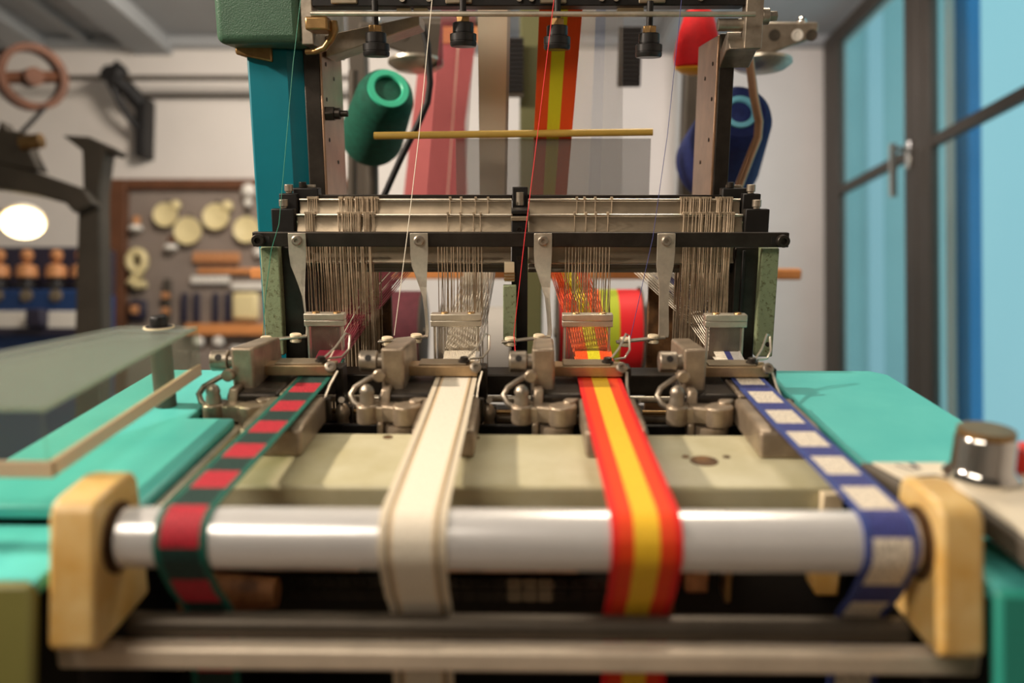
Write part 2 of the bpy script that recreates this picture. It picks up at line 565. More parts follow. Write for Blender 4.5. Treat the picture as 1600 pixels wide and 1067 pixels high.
# head box, with its tan underside
MB().box(-306, -221, 886, 1060, 104, 330).build('head_box', 'greenbox', loom, bevel=8, segs=4)
MB().hexa([(-300, 925, 98), (-262, 925, 90), (-262, 1050, 90), (-300, 1050, 98), (-300, 925, 106), (-262, 925, 106), (-262, 1050, 106), (-300, 1050, 106)]).build('head_box_base', 'brass', loom, bevel=2)
MB().box(-221, -209, 888, 1040, 103, 330).build('head_plate', 'dull_steel', loom, bevel=1)
MB().box(-212, -190, 867, 900, 114, 126.5).build('rod_clamp', 'brass', loom, bevel=2)
MB().box(-209, 214, 888, 912, 138.5, 200).build('top_beam', 'black', loom, bevel=1)
MB().hexa([(-209, 940, 96), (-110, 940, 128), (-110, 990, 128), (-209, 990, 96), (-209, 940, 118), (-110, 940, 138), (-110, 990, 138), (-209, 990, 118)]).build('top_strut', 'dull_steel', loom, bevel=1)
for x in (-176, -64, 28, 124):
    pl = MB().box(x - 14, x + 12, 885.5, 888, 140.5, 172).build('beam_plate', 'rail', loom, bevel=1.5)
    MB().cyl((x + 2, 885.7, 147), (x + 2, 884.7, 147), 2.4, 12).build('plate_screw', 'black', pl)
for x in (-120, -94, -6, 6, 74, 88, 170):
    MB().cyl((x, 888.4, 145), (x, 884.5, 145), 3, 12).build('beam_screw', 'dull_steel', loom)
for x in (-121, -104, 98, 110):
    MB().box(x - 7, x + 7, 900, 912, 133, 139).build('beam_tab', 'ceramic', loom, bevel=.8)
MB().box(214, 231, 884, 902, 98, 200).build('end_plate', 'dull_steel', loom, bevel=1)
MB().prism([(884, 98), (902, 98), (930, 84), (930, 100), (902, 116)], 200, 231, 'yz').build('end_bracket', 'dull_steel', loom, bevel=1)
eb = MB().cyl((231, 892, 129), (238, 892, 129), 8, 16)
eb.cyl((238, 892, 129), (246, 892, 129), 5, 6)
eb.build('end_bolt', 'dull_steel', loom, bevel=.5)
eb = MB().cyl((190, 898, 122), (214, 898, 122), 6, 14).build('end_spindle', 'dull_steel', loom)
MB().tube([(-189, 886, 124), (-188, 885, 116), (-191, 886, 108), (-199, 890, 100), (-210, 894, 97), (-219, 898, 97)], [5, 5, 3.4, 3.2, 3, 3], 12).build('curved_pipe', 'brass', loom)
# thread-guide rod under the beam
MB().cyl((-206, 869, 129), (219, 869, 127.5), 2.5, 14).build('guide_rod', 'steel', loom)
# rear uprights, yarn creel board
MB().box(-10, 34, 1590, 1640, -700, 300).build('creel_upright', 'olivebar', loom, bevel=3)
MB().box(-520, 520, 1605, 1625, -236, -216).build('creel_rail', 'orange', loom, bevel=3)
MB().box(-220, 214, 1085, 1100, -600, -330).build('rear_panel', 'cavity', loom)
MB().box(-211, -158, 1000, 1008, -600, -112).build('heddle_shade_panel', 'oldbrown', loom, bevel=1)  # added dark panels stand in for deep shade behind the outer heddles
MB().box(146, 197, 1000, 1008, -600, -112).build('heddle_shade_panel', 'oldbrown', loom, bevel=1)
for x in (-300, 300):
    MB().box(x - 14, x + 14, 1590, 1640, floor_z(1590), 260).build('creel_post', 'iron', loom, bevel=2)

# tension screws hanging from the top beam
SCR = [(-146, 90.6, 'black tension knob hanging leftmost under the top beam, above the green yarn cone'),
       (-60.6, 99.7, 'black tension knob hanging in front of the white warp'),
       (30.9, 96.7, 'black tension knob hanging in front of the red and yellow warp'),
       (120.3, 89.4, 'black tension knob hanging rightmost under the top beam')]
k0 = None
for x, z, lb in SCR:
    if k0 is None:
        x0, z0 = x, z
        k0 = thing('tension_screw', lb, 'knob', (x, 880, z), 'tension knobs under the top beam')
        MB().cyl((x, 880, z + 20), (x, 880, z + 52), 3.2, 12).build('screw_shaft', 'black', k0)
        MB().cyl((x, 880, z + 22), (x, 880, z + 29), 7, 6).build('hex_nut', 'brass', k0, bevel=.6)
        MB().lathe((x, 880, z), (0, 0, 1), [(0, 11.8), (1.2, 12.8), (4.2, 13), (4.6, 12.5), (5.2, 12.5), (5.6, 13), (11.5, 13), (12.2, 12.2), (12.4, 9.6), (13.2, 9.6), (13.4, 10.2), (21.6, 10.2), (22.4, 9.4)], 28).build('knob', 'blackplastic', k0)
    else:
        dup(k0, x - x0, 0, z - z0, lb)

# ------------------------------------------------------------------ side tables (lift-off covers)
t = thing('side_table', 'light teal painted side table left of the loom, under the clear guard', 'table', (-277, 550, -203))
MB().prism([(-337, 447), (-337, 757), (-217, 757), (-217, 664), (-252, 664), (-252, 612), (-217, 612), (-217, 447)], -203, -195, 'xy').build('table_top', 'tealtop', t, bevel=2)
MB().box(-337, -239, 380, 447.5, -214, -206).build('front_ledge', 'tealtop', t, bevel=1.5)
MB().prism([(378, -206), (387, -206), (345, -380), (336, -380)], -337, -239, 'yz').build('front_panel', 'olive', t, bevel=3)
t = thing('side_table', 'light teal painted side table right of the loom, under the control box', 'table', (270, 560, -203))
MB().prism([(216, 447), (216, 762), (314, 762), (326, 748), (326, 447)], -203, -195, 'xy').build('table_top', 'tealtop', t, bevel=2)
MB().box(227, 326, 382, 447.5, -214, -206).build('front_ledge', 'tealtop', t, bevel=1.5)
MB().prism([(380, -206), (389, -206), (347, -380), (338, -380)], 227, 326, 'yz').build('front_panel', 'tealfront', t, bevel=4)

# ------------------------------------------------------------------ front bar with bolts
fb = MB().box(-263, 253, 826, 834, -90, -76).build('front_bar', 'dark', None, bevel=.8)
tag(fb, 'long dark steel bar across the front of the harness, holding the four guide arms', 'bar')
for x in (-256, 246):
    cbt = MB().lathe((x, 826, -83.5), (0, -1, 0), [(0, 6), (7, 6), (7.6, 5.4), (7.6, 3), (4, 2.8)], 24).build('cap_bolt', 'dark', fb)
    sx = 1 if x < 0 else -1
    MB().box(x + 7 * sx - 3, x + 7 * sx + 3, 825.4, 826.4, -87, -80).build('bolt_slot', 'cavity', fb)

# ------------------------------------------------------------------ harness shafts
SH = [  # y, rail z0, z1, lower lip, label
    (850, -108, -92, 'rail'), (862, -119, -111, 'railgrey'), (876, -80, -64.5, 'rail'), (890, -64, -50, 'rail')]
SHL = ['front harness shaft, rail just below the long dark bar', 'second harness shaft, dull grey rail lowest of the four',
       'third harness shaft, bright rail just above the long dark bar', 'rearmost harness shaft, topmost bright rail with many heddle hooks']
GR = [(-216, -150, 30, 46), (-86, -40, 18, 20), (40, 86, 18, 20), (155, 203, 28, 44)]
for k, (y, z0, z1, mt) in enumerate(SH):
    s = thing('harness_shaft', SHL[k], 'harness', (-5, y, z0), 'harness shafts of the loom')
    xl_, xr_ = (-232, 220) if k >= 2 else (-220.3, 206.4)
    for (xa, xb) in ((xl_, -13.5), (3.5, xr_)):
        zm = z0 + (z1 - z0) * .5
        MB().prism([(y, zm), (y, z1), (y + 5, z1), (y + 5, z0), (y - 3.5, z0)], xa, xb, 'yz').build('rail', mt, s, bevel=.5)
    MB().cyl((xl_ + .2, y - 1, z1 + 1.6), (-13.5, y - 1, z1 + 1.6), 1.2, 8).build('heddle_rod', 'steel', s)
    MB().cyl((3.5, y - 1, z1 + 1.6), (xr_ - .2, y - 1, z1 + 1.6), 1.2, 8).build('heddle_rod', 'steel', s)
    MB().box(-220, 206, y, y + 5, -290, -280).build('lower_rail', 'railgrey', s)
    if k >= 2:
        yy = y - 1
        for side, (xa, xb) in (('l', (-256 + 5 * (k - 2), -233)), ('r', (221, 245 - 6 * (k - 2)))):
            bk = MB().box(xa, xb, yy - 6, yy + 5, z0 - 1 if k == 2 else z0 - 6, z1 + 8).build('end_block', 'black', s, bevel=1)
            MB().cyl(((xa + xb) / 2, yy, z1 + 8), ((xa + xb) / 2, yy, z1 + 14), 3.4, 12).cyl(((xa + xb) / 2, yy, z1 + 10), ((xa + xb) / 2, yy, z1 + 17), 4.6, 12).build('block_screw', 'dull_steel', bk, bevel=.5)
    for gi, (xa, xb, n1, n2) in enumerate(GR):
        wb = MB()
        wide = gi in (0, 3)
        n = (24 if wide else 4) if k >= 2 else (26 if wide else 15) if k == 0 else (14 if wide else 9)
        for i in range(n):
            x = xa + (xb - xa) * (i + .25 * k + random.random() * .5) / n
            if k >= 2 and gi in (0, 3) and random.random() < .15:
                x = xa + (xb - xa) * random.random()
            tp = z1 + (3.5 if k >= 2 else 1)
            zt, xt = tp, x
            if k >= 2 and gi == 0:
                xt = -203 + (x - xa) * .78 if i > 4 else -222 + i * 2.2
            if k >= 2 and gi == 3:
                xt = 158 + (x - xa) * 1.1
            yw = y - 4.2
            bx = x + random.uniform(-2.4, 2.4)
            pts = [(xt, y - 4.6, zt), (xt, y - 4.6, z0 - 1), (x, yw, z0 - 10), ((x + bx) / 2, yw, -165), (bx, yw, -283)]
            wb.tube(pts, random.choice((.45, .6, .75, .95)) if wide else .45, 5, False)
            if k >= 2:
                wb.box(xt - 1.1, xt + 1.1, y - 5, y + 1, zt - 1, zt + 1.2)
            # eye of the heddle
            wb.box((x + bx) / 2 - .8, (x + bx) / 2 + .8, yw - .4, yw + .4, -168, -160)
        stuff(wb.build('heddle_wires', 'wire', s))
# guide blocks behind, dark, at both ends (rear-most, higher)
for (xa, xb, lb) in ((-240.5, -214, 'left'), (203, 229.5, 'right')):
    g = MB().box(xa, xb, 897, 912, -66, -37).build('guide_block', 'black', None, bevel=1.2)
    tag(g, 'black guide block at the rear %s corner of the harness' % lb, 'block')
    MB().cyl(((xa + xb) / 2 - 4, 903, -37), ((xa + xb) / 2 - 4, 903, -31), 4, 12).build('block_screw', 'dark', g, bevel=.5)
    MB().box(xa + 6, xb - 5, 905, 910, -37, -34).build('block_plate', 'dull_steel', g, bevel=.5)
rb = MB().box(-213.6, -14, 898.5, 904.5, -50, -44)
rb.box(4, 202.6, 898.5, 904.5, -50, -44)
rb.box(-14, 4, 906.5, 909, -50, -44).box(-18, -14, 903, 909, -50, -44).box(4, 8, 903, 909, -50, -44)
tag(rb.build('rear_bar', 'dark', bevel=.6), 'thin dark rear bar topping the harness between the guide blocks', 'bar')

# ------------------------------------------------------------------ per-head machinery (4 heads)
HX = [-176, -57, 62, 181]
LAB = ['green and red', 'white', 'red and yellow', 'blue and white']


def strap(x, twist, label, x_bot=None):
    s = thing('thread_guide', label, 'guide arm', (x, 826, -176), 'weft guide arms on the long dark bar')
    sec = []
    st = [(-76.5, 0, 8.4, 0), (-79, 0, 8.6, 0), (-97, 0, 8.6, .0), (-108, 0, 8, .15), (-118, 1.5, 6.4, .35), (-128, 3, 5.2, .6), (-138, 4.5, 4.6, .9), (-155, 6, 4.4, 1.), (-170, 7, 4.4, 1.), (-175, 6.5, 4.4, 1.)]
    if not twist:
        st = [(-76.5, 0, 8.4, 0), (-79, 0, 8.6, 0), (-97, 0, 8.6, 0), (-108, -.5, 8.2, 0), (-118, -.8, 6.4, 0), (-125, -1, 5, 0), (-140, -1, 4.6, 0), (-172, -.5, 5, 0), (-176, -1, 5, 0)]
    vs, fs = [], []
    for (z, dx, hw, tw) in st:
        a = tw * PI / 2 * (.82 if twist else 0)
        th = .9
        for (p, q) in ((-hw, -th), (hw, -th), (hw, th), (-hw, th)):
            vs.append((x + dx + p * math.cos(a) - q * math.sin(a), 823.5 - p * math.sin(a) * 1.0 + q * math.cos(a) - (0 if z > -100 else (-100 - z) * .12), z))
    n = len(st)
    for i in range(n - 1):
        for k in range(4):
            fs.append((i * 4 + k, i * 4 + (k + 1) % 4, i * 4 + 4 + (k + 1) % 4, i * 4 + 4 + k))
    fs += [(3, 2, 1, 0), tuple(range((n - 1) * 4, n * 4))]
    m = MB()
    m.add(vs, fs)
    ex = x + st[-1][1]
    # foot running to the left with a slight drop
    y0 = 814
    m.hexa([(ex - 46, y0 - 12, -180), (ex + 1.5, y0 - 5, -176.5), (ex + 1.5, y0 + 4, -176.5), (ex - 46, y0 - 3, -180),
            (ex - 46, y0 - 12, -178.2), (ex + 1.5, y0 - 5, -174.5), (ex + 1.5, y0 + 4, -174.5), (ex - 46, y0 - 3, -178.2)])
    m.build('strap', 'steel', s, bevel=.35)
    MB().lathe((x, 822.6, -83.5), (0, -1, 0), [(0, 5), (2.4, 5), (3.4, 3.8), (3.4, 2), (1.6, 1.8)], 20).build('strap_screw', 'dull_steel', s)
    for f in (.18, .78):
        cx, cy, cz = ex - 46 + 46 * f, y0 - 7.5 + 7 * f, -179 + 3.4 * f
        MB().lathe((cx, cy, cz - 5), (.05, 0, 1), [(0, 4.6), (.8, 5.6), (3.4, 5.6), (3.4, 3.4), (5.8, 3.4), (5.8, 5.6), (7.8, 5.6), (8.6, 4.6)], 24).build('eyelet', 'ceramic', s)
    return s


for x, tw, lb in ((-219, 1, 'leftmost twisted steel guide arm, over the green and red ribbon head'),
                  (-101.5, 1, 'twisted steel guide arm left of the white ribbon reed'),
                  (17.5, 1, 'shadowed twisted guide arm right of the centre post'),
                  (135.3, 0, 'straight flat guide arm, rightmost, left of the blue ribbon reed')):
    strap(x, tw, lb)


def reed(x, hw, label):
    r = thing('reed', label, 'reed', (x, 752, -190), 'reeds of the four heads')
    b_ = MB().box(x - hw, x + hw, 747, 757, -152.5, -147)
    b_.box(x - hw, x + hw, 746.5, 757.5, -147, -141)
    b_.build('reed_cap', 'steel', r, bevel=.7)
    for dx in (-hw * .45, hw * .6):
        MB().lathe((x + dx, 752, -141), (0, 0, 1), [(0, 3.6), (1, 3.2), (1.4, 2)], 16).build('cap_screw', 'brass', r)
    for dx in (-hw + 2, hw - 4):
        MB().box(x + dx, x + dx + 2, 749, 755, -190, -152).build('side_bar', 'steel', r, bevel=.3)
    w = MB()
    n = int(hw * 1.5)
    for i in range(n):
        xx = x - hw + 5.5 + (2 * hw - 11) * i / (n - 1)
        w.box(xx - .22, xx + .22, 750.5, 753.5, -190, -152)
    stuff(w.build('reed_wires', 'dull_steel', r))
    MB().box(x - hw + 2, x + hw - 2, 748, 756, -195, -190).build('reed_base', 'dark', r, bevel=.5)


for x, hw, lb in ((-178.5, 18, 'fine wire reed over the green and red ribbon'), (-61, 22.5, 'fine wire reed over the white ribbon'),
                  (56, 22.5, 'fine wire reed over the red and yellow ribbon'), (178.5, 18.5, 'fine wire reed over the blue and white ribbon')):
    reed(x, hw, lb)

# needle head: all castings round one ribbon
x = HX[2]
nh = thing('needle_head', 'cast metal weft needle head beside the red and yellow ribbon', 'machine head', (x, 670, -240), 'needle heads of the four ribbons')
MB().box(x - 43, x + 19, 681, 700, -180.5, -172).build('tip_bar', 'tipbar', nh, bevel=.6)
MB().box(x - 30, x + 9, 684, 702, -172, -170.6).build('tip_plate', 'rail', nh, bevel=.4)
MB().hexa([(x - 56, 655, -187), (x - 38, 655, -187), (x - 36, 728, -181), (x - 54, 728, -181),
           (x - 56, 655, -151), (x - 38, 655, -151), (x - 37, 728, -158), (x - 54, 728, -158)]).build('housing', 'cast', nh, bevel=2.2, segs=3)
c = MB().cyl((x - 74, 664, -163.5), (x - 60, 664, -163.5), 8.4, 28)
c.cyl((x - 60, 664, -163.5), (x - 52, 664, -163.5), 6.2, 24)
col = c.build('collar', 'dull_steel', nh, bevel=.8)
hd = Vector((0, -.86, .5))
pc = Vector((x - 66.5, 664, -163.5)) + hd * 8.3
MB().cyl(pc, pc + hd * .35, 2.7, 16).build('collar_hole', 'cavity', col)
MB().lathe((x - 57, 652, -172), (0, -1, 0), [(0, 5), (4, 5), (5, 4)], 20).build('housing_boss', 'cast', nh)
MB().box(x - 57, x - 15.5, 641, 705, -194.5, -184).build('guide_plate', 'dark', nh, bevel=3.5, segs=3)
MB().hexa([(x - 56, 634, -200), (x - 48, 634, -200), (x - 48, 650, -200), (x - 56, 650, -200),
           (x - 54, 640, -180), (x - 47, 640, -180), (x - 47, 655, -180), (x - 54, 655, -180)]).build('lug', 'cast', nh, bevel=1.5)
MB().box(x - 15, x - 4, 641, 690, -197, -184).build('guide_jaw', 'cast', nh, bevel=1.5)


def capsule(p, q, r, n=10):
    p, q = Vector(p), Vector(q)
    a0 = math.atan2(q.y - p.y, q.x - p.x)
    pts = [(p.x + r * math.cos(a0 + PI / 2 + PI * i / n), p.y + r * math.sin(a0 + PI / 2 + PI * i / n)) for i in range(n + 1)]
    pts += [(q.x + r * math.cos(a0 - PI / 2 + PI * i / n), q.y + r * math.sin(a0 - PI / 2 + PI * i / n)) for i in range(n + 1)]
    return pts


lv = MB()
lv.prism(capsule((x - 64, 632), (x - 62, 638), 8), -205, -190, 'xy')
lv.prism(capsule((x - 60, 636), (x - 46, 634), 6.5), -204, -191, 'xy')
lv.prism(capsule((x - 48, 634), (x - 36, 630), 7), -203, -190, 'xy')
lv.prism(capsule((x - 34, 628), (x - 31, 630), 9.5), -204.5, -189, 'xy')
lv.prism(capsule((x - 27, 636), (x - 18, 652), 5), -200, -187, 'xy')
lv.build('lever', 'cast', nh, bevel=1.2)
MB().lathe((x - 37, 632, -228), (0, 0, 1), [(0, 10), (3, 12.5), (20, 13.4), (23, 12.8)], 28).build('pivot_barrel', 'cast', nh)
MB().box(x - 56, x - 51, 626, 640, -216, -203).build('latch', 'cast', nh, bevel=1.5)
MB().lathe((x - 64, 634, -191), (0, 0, 1), [(0, 6), (6, 5.6), (8, 5), (11, 5.6), (14, 4.4), (16, 2)], 20).build('ball_stud', 'dull_steel', nh)
MB().tube([(x - 57, 655, -171), (x - 66, 650, -175), (x - 75, 645, -180), (x - 78, 641, -185), (x - 75, 637, -190), (x - 69, 635, -194), (x - 60, 634, -193)], [2.2, 2.2, 2.3, 2.4, 2.4, 2.4, 2], 10).build('wire_hook', 'dull_steel', nh)
MB().box(x + 19, x + 26, 684, 702, -228, -174).build('side_post', 'dark', nh, bevel=1.2)
MB().lathe((x + 17, 680, -173), (.2, -.8, .5), [(0, 4.6), (2.4, 4.6), (3, 3.8), (3, 2), (1.4, 1.8)], 18).build('post_clamp', 'dull_steel', nh)
MB().lathe((x + 7, 691, -171), (0, 0, 1), [(0, 5), (1.6, 5), (1.8, 3.8), (4.4, 3.4), (5, 2)], 18).build('tip_screw', 'dark', nh)
MB().tube([(x + 9, 690, -168), (x + 17, 700, -161), (x + 24, 712, -151), (x + 27, 714, -153), (x + 27, 708, -164), (x + 22, 700, -169), (x + 12, 692, -168.5)], .9, 8).build('needle', 'steel', nh)
MB().tube([(x + 22, 682, -177), (x + 20, 662, -183), (x + 19.5, 643, -189)], 1.2, 8).build('catch_rod', 'steel', nh)
MB().lathe((x + 28, 668, -233), (0, 0, 1), [(0, 6), (2, 6.6), (14, 6.6), (16, 5), (20, 4.6), (24, 6), (28, 5.6), (32, 3.2), (33.5, .5)], 20).build('spring_post', 'cast', nh)
MB().box(x + 22, x + 34, 676, 683.5, -243, -205).build('spring_bracket', 'dark', nh, bevel=1)
MB().tube([(x + 26, 674, -203), (x + 28, 666, -198), (x + 29, 661, -195)], [1.6, 1.8, 2.6], 10).build('spring_tail', 'dull_steel', nh)
HL = ['cast metal weft needle head left of the green and red ribbon', 'cast metal weft needle head left of the white ribbon', None,
      'cast metal weft needle head left of the blue and white ribbon']
for i in (0, 1, 3):
    dup(nh, HX[i] - HX[2], 0, 0, HL[i])

# ribbon rests on the breast plate
x = HX[2]
rr = thing('ribbon_rest', 'cast wedge block under the red and yellow ribbon on the breast plate', 'block', (x, 597, -205), 'ribbon rests on the breast plate')
MB().prism([(556, -204.8), (560, -187), (572, -185), (634, -184.5), (634, -204.8)], x - 20, x + 23, 'yz').build('rest_body', 'cast', rr, bevel=2, segs=3)
MB().box(x - 1, x + 26, 634, 639.5, -204.8, -186).build('rest_foot', 'dark', rr, bevel=1)
for i, lb in ((0, 'green and red'), (1, 'white'), (3, 'blue and white')):
    dup(rr, HX[i] - HX[2], 0, 0, 'cast wedge block under the %s ribbon on the breast plate' % lb)


# ------------------------------------------------------------------ ribbons
def ribbon_mat(name, w, bands_x=None, blocks=None):
    """bands_x: list of (x_end_fraction, colour); blocks: (pitch, start, length, colour_in, colour_out, edge_fraction, edge colour)"""
    m = bpy.data.materials.new(name)
    m.use_nodes = True
    n, l = m.node_tree.nodes, m.node_tree.links
    b = n['Principled BSDF']
    b.inputs['Roughness'].default_value = .65
    b.inputs['Sheen Weight'].default_value = .03
    b.inputs['Specular IOR Level'].default_value = .25
    uv = n.new('ShaderNodeUVMap')
    sx = n.new('ShaderNodeSeparateXYZ')
    l.new(uv.outputs[0], sx.inputs[0])
    r = n.new('ShaderNodeValToRGB')
    r.color_ramp.interpolation = 'CONSTANT'
    e = r.color_ramp.elements
    st = 0
    stops = []
    for (xe, c) in bands_x:
        stops.append((st, c))
        st = xe
    e[0].position, e[0].color = 0, (*lin(stops[0][1]), 1)
    e[1].position, e[1].color = stops[1][0], (*lin(stops[1][1]), 1)
    for p, c in stops[2:]:
        q = e.new(p)
        q.color = (*lin(c), 1)
    l.new(sx.outputs['X'], r.inputs[0])
    out = r.outputs[0]

    def math_(op, a, bv, c=None):
        k = n.new('ShaderNodeMath')
        k.operation = op
        for i, v in enumerate((a, bv)):
            if v is None:
                continue
            if isinstance(v, (int, float)):
                k.inputs[i].default_value = v
            else:
                l.new(v, k.inputs[i])
        return k.outputs[0]
    if blocks:
        pitch, start, ln, cin, cout, ef = blocks
        md = math_('FLOORED_MODULO', math_('SUBTRACT', sx.outputs['Y'], start), pitch)
        inb = math_('LESS_THAN', md, ln)
        mid = math_('LESS_THAN', math_('ABSOLUTE', math_('SUBTRACT', sx.outputs['X'], .5), None), .5 - ef)
        mx = n.new('ShaderNodeMix')
        mx.data_type = 'RGBA'
        mx.inputs[6].default_value = (*lin(cout), 1)
        mx.inputs[7].default_value = (*lin(cin), 1)
        l.new(inb, mx.inputs[0])
        m2 = n.new('ShaderNodeMix')
        m2.data_type = 'RGBA'
        l.new(mid, m2.inputs[0])
        l.new(out, m2.inputs[6])
        l.new(mx.outputs[2], m2.inputs[7])
        out = m2.outputs[2]
    # weave: ribs along and across
    wv = n.new('ShaderNodeTexWave')
    wv.inputs['Scale'].default_value = 1
    wv.wave_type = 'BANDS'
    cm = n.new('ShaderNodeCombineXYZ')
    l.new(math_('MULTIPLY', sx.outputs['X'], w * .35), cm.inputs[0])
    l.new(cm.outputs[0], wv.inputs['Vector'])
    no = n.new('ShaderNodeTexNoise')
    no.inputs['Scale'].default_value = 1
    cm2 = n.new('ShaderNodeCombineXYZ')
    l.new(math_('MULTIPLY', sx.outputs['X'], w * (.75 if blocks else 1.2)), cm2.inputs[0])
    l.new(math_('MULTIPLY', sx.outputs['Y'], .3), cm2.inputs[1])
    l.new(cm2.outputs[0], no.inputs['Vector'])
    k = n.new('ShaderNodeMix')
    k.data_type = 'RGBA'
    k.blend_type = 'MULTIPLY'
    k.inputs[0].default_value = 1
    rr_ = n.new('ShaderNodeMapRange')
    rr_.inputs['From Min'].default_value = .3
    rr_.inputs['From Max'].default_value = .7
    rr_.inputs['To Min'].default_value = .5 if blocks else .8
    rr_.inputs['To Max'].default_value = 1.15 if blocks else 1.03
    l.new(no.outputs['Fac'], rr_.inputs[0])
    l.new(out, k.inputs[6])
    l.new(rr_.outputs[0], k.inputs[7])
    l.new(k.outputs[2], b.inputs['Base Color'])
    bp = n.new('ShaderNodeBump')
    bp.inputs['Strength'].default_value = .35
    bp.inputs['Distance'].default_value = .0006
    l.new(wv.outputs['Fac'], bp.inputs['Height'])
    l.new(bp.outputs[0], b.inputs['Normal'])
    return m


RC = Vector((0, 412, -196.5))               # roller axis (y, z)
RR = 15.8


def ribbon_path():
    pts = [(738, -180), (700, -182.2), (640, -182.6), (560, -182.2), (470, -180.4), (RC.y + 10, RC.z + RR + 1.0)]
    for d in range(90, 206, 5):
        a = math.radians(d)
        pts.append((RC.y + math.cos(a) * (RR + .8), RC.z + math.sin(a) * (RR + .8)))
    pts += [(410, -226), (425, -244), (427, -262), (428, -300), (430, -328)]
    return pts


def ribbon(xc, w, m, label, dx_start=0, fell=738):
    pts = ribbon_path()
    mb = MB()
    ln = 0
    th = .5
    prev = None
    nx = 6
    rows = []
    for i, (y, z) in enumerate(pts):
        if prev:
            ln += math.hypot(y - prev[0], z - prev[1])
        prev = (y, z)
        a = pts[max(i - 1, 0)]
        b2 = pts[min(i + 1, len(pts) - 1)]
        ty, tz = b2[0] - a[0], b2[1] - a[1]
        q = math.hypot(ty, tz)
        ny, nz = tz / q, -ty / q                # normal: up on the flat run
        row = []
        for side in (1, -1):
            for j in range(nx + 1):
                f = j / nx
                p = (xc - w / 2 + w * f, y + ny * th * side, z + nz * th * side)
                row.append(len(mb.v))
                mb.uv[len(mb.v)] = (min(max(f, .001), .999), ln)
                mb.v.append(Vector(p))
        rows.append(row)
    for i in range(len(rows) - 1):
        A, B = rows[i], rows[i + 1]
        for j in range(nx):
            mb.f.append((A[j], A[j + 1], B[j + 1], B[j]))
            k = nx + 1
            mb.f.append((A[k + j], B[k + j], B[k + j + 1], A[k + j + 1]))
        mb.f.append((A[0], B[0], B[nx + 1], A[nx + 1]))
        mb.f.append((A[nx], A[2 * nx + 1], B[2 * nx + 1], B[nx]))
    o = mb.build('woven_ribbon', m, None)
    tag(o, label, 'ribbon', 'ribbons coming off the loom')
    return o


ribbon(-173, 27, ribbon_mat('green_red_ribbon', 27, [(.13, (16, 100, 84)), (.87, (32, 62, 56)), (1, (16, 100, 84))],
                              (50, 24, 26, (188, 38, 54), (28, 58, 52), .13)),
       'dark green ribbon with red squares, leftmost on the roller')
ribbon(-56, 34, ribbon_mat('white_ribbon', 34, [(.11, (226, 212, 186)), (.15, (108, 88, 68)), (.2, (222, 196, 156)), (.8, (242, 232, 212)), (.85, (222, 196, 156)), (.89, (108, 88, 68)), (1, (226, 212, 186))]),
       'plain white ribbon with thin brown edge lines')
ribbon(61.5, 35.5, ribbon_mat('red_yellow_ribbon', 35.5, [(.1, (238, 36, 30)), (.32, (244, 70, 24)), (.68, (250, 200, 48)), (.9, (244, 70, 24)), (1, (232, 26, 24))]),
       'red and orange ribbon with a yellow middle stripe')
ribbon(183, 27, ribbon_mat('blue_white_ribbon', 27, [(.14, (64, 80, 150)), (.86, (70, 76, 140)), (1, (64, 80, 150))],
                             (50, 43, 31, (240, 228, 208), (66, 72, 142), .14)),
       'navy blue ribbon with white squares, rightmost on the roller')

# ------------------------------------------------------------------ roller, bearings, front bars
ro = MB().cyl((-207.5, RC.y, RC.z), (199, RC.y, RC.z), RR, 56).build('roller', 'roller', None, bevel=.8)
tag(ro, 'smooth steel take-off roller carrying all four ribbons at the front', 'roller')
MB().cyl((-211, RC.y, RC.z), (-207.5, RC.y, RC.z), 10, 28).build('roller_journal', 'dark', ro)
MB().cyl((199, RC.y, RC.z), (202.5, RC.y, RC.z), 12, 28).build('roller_journal', 'brass', ro)


def bearing(x0, x1, inner, label):
    r = 27
    pts = [(376, -238), (391, -175), (395, -170.5), (400, -169), (428, -168), (436, -170), (440, -175), (440, -244), (404, -244), (380, -243)]
    o = MB().prism(pts, x0, x1, 'yz').build('bearing_block', 'nylon', None, bevel=2.5, segs=3)
    tag(o, label, 'bearing block', 'nylon bearing blocks of the roller')
    s_ = 1 if inner == x1 else -1
    MB().lathe((inner - .6 * s_, RC.y, RC.z), (s_, 0, 0), [(0, 19), (1.0, 19), (1.0, 16.6), (.7, 16)], 40).build('bearing_ring', 'oldbrown', o)
    return o


bearing(-234.5, -211.5, -211.5, 'yellowed nylon bearing block holding the left end of the roller')
bearing(203, 224, 203, 'yellowed nylon bearing block holding the right end of the roller')
o = MB().cyl((-211, 415, -248.6), (202.4, 415, -248.6), 6.8, 28).build('dark_rod', 'rodgrey', None)
tag(o, 'dark steel rod across the front, in front of the hanging ribbons', 'rod')
o = MB().box(-245, 236, 399, 411, -266, -253.5).build('front_rail', 'frontrail', None, bevel=2.5, segs=3)
tag(o, 'light steel rail lowest across the front of the loom', 'rail')
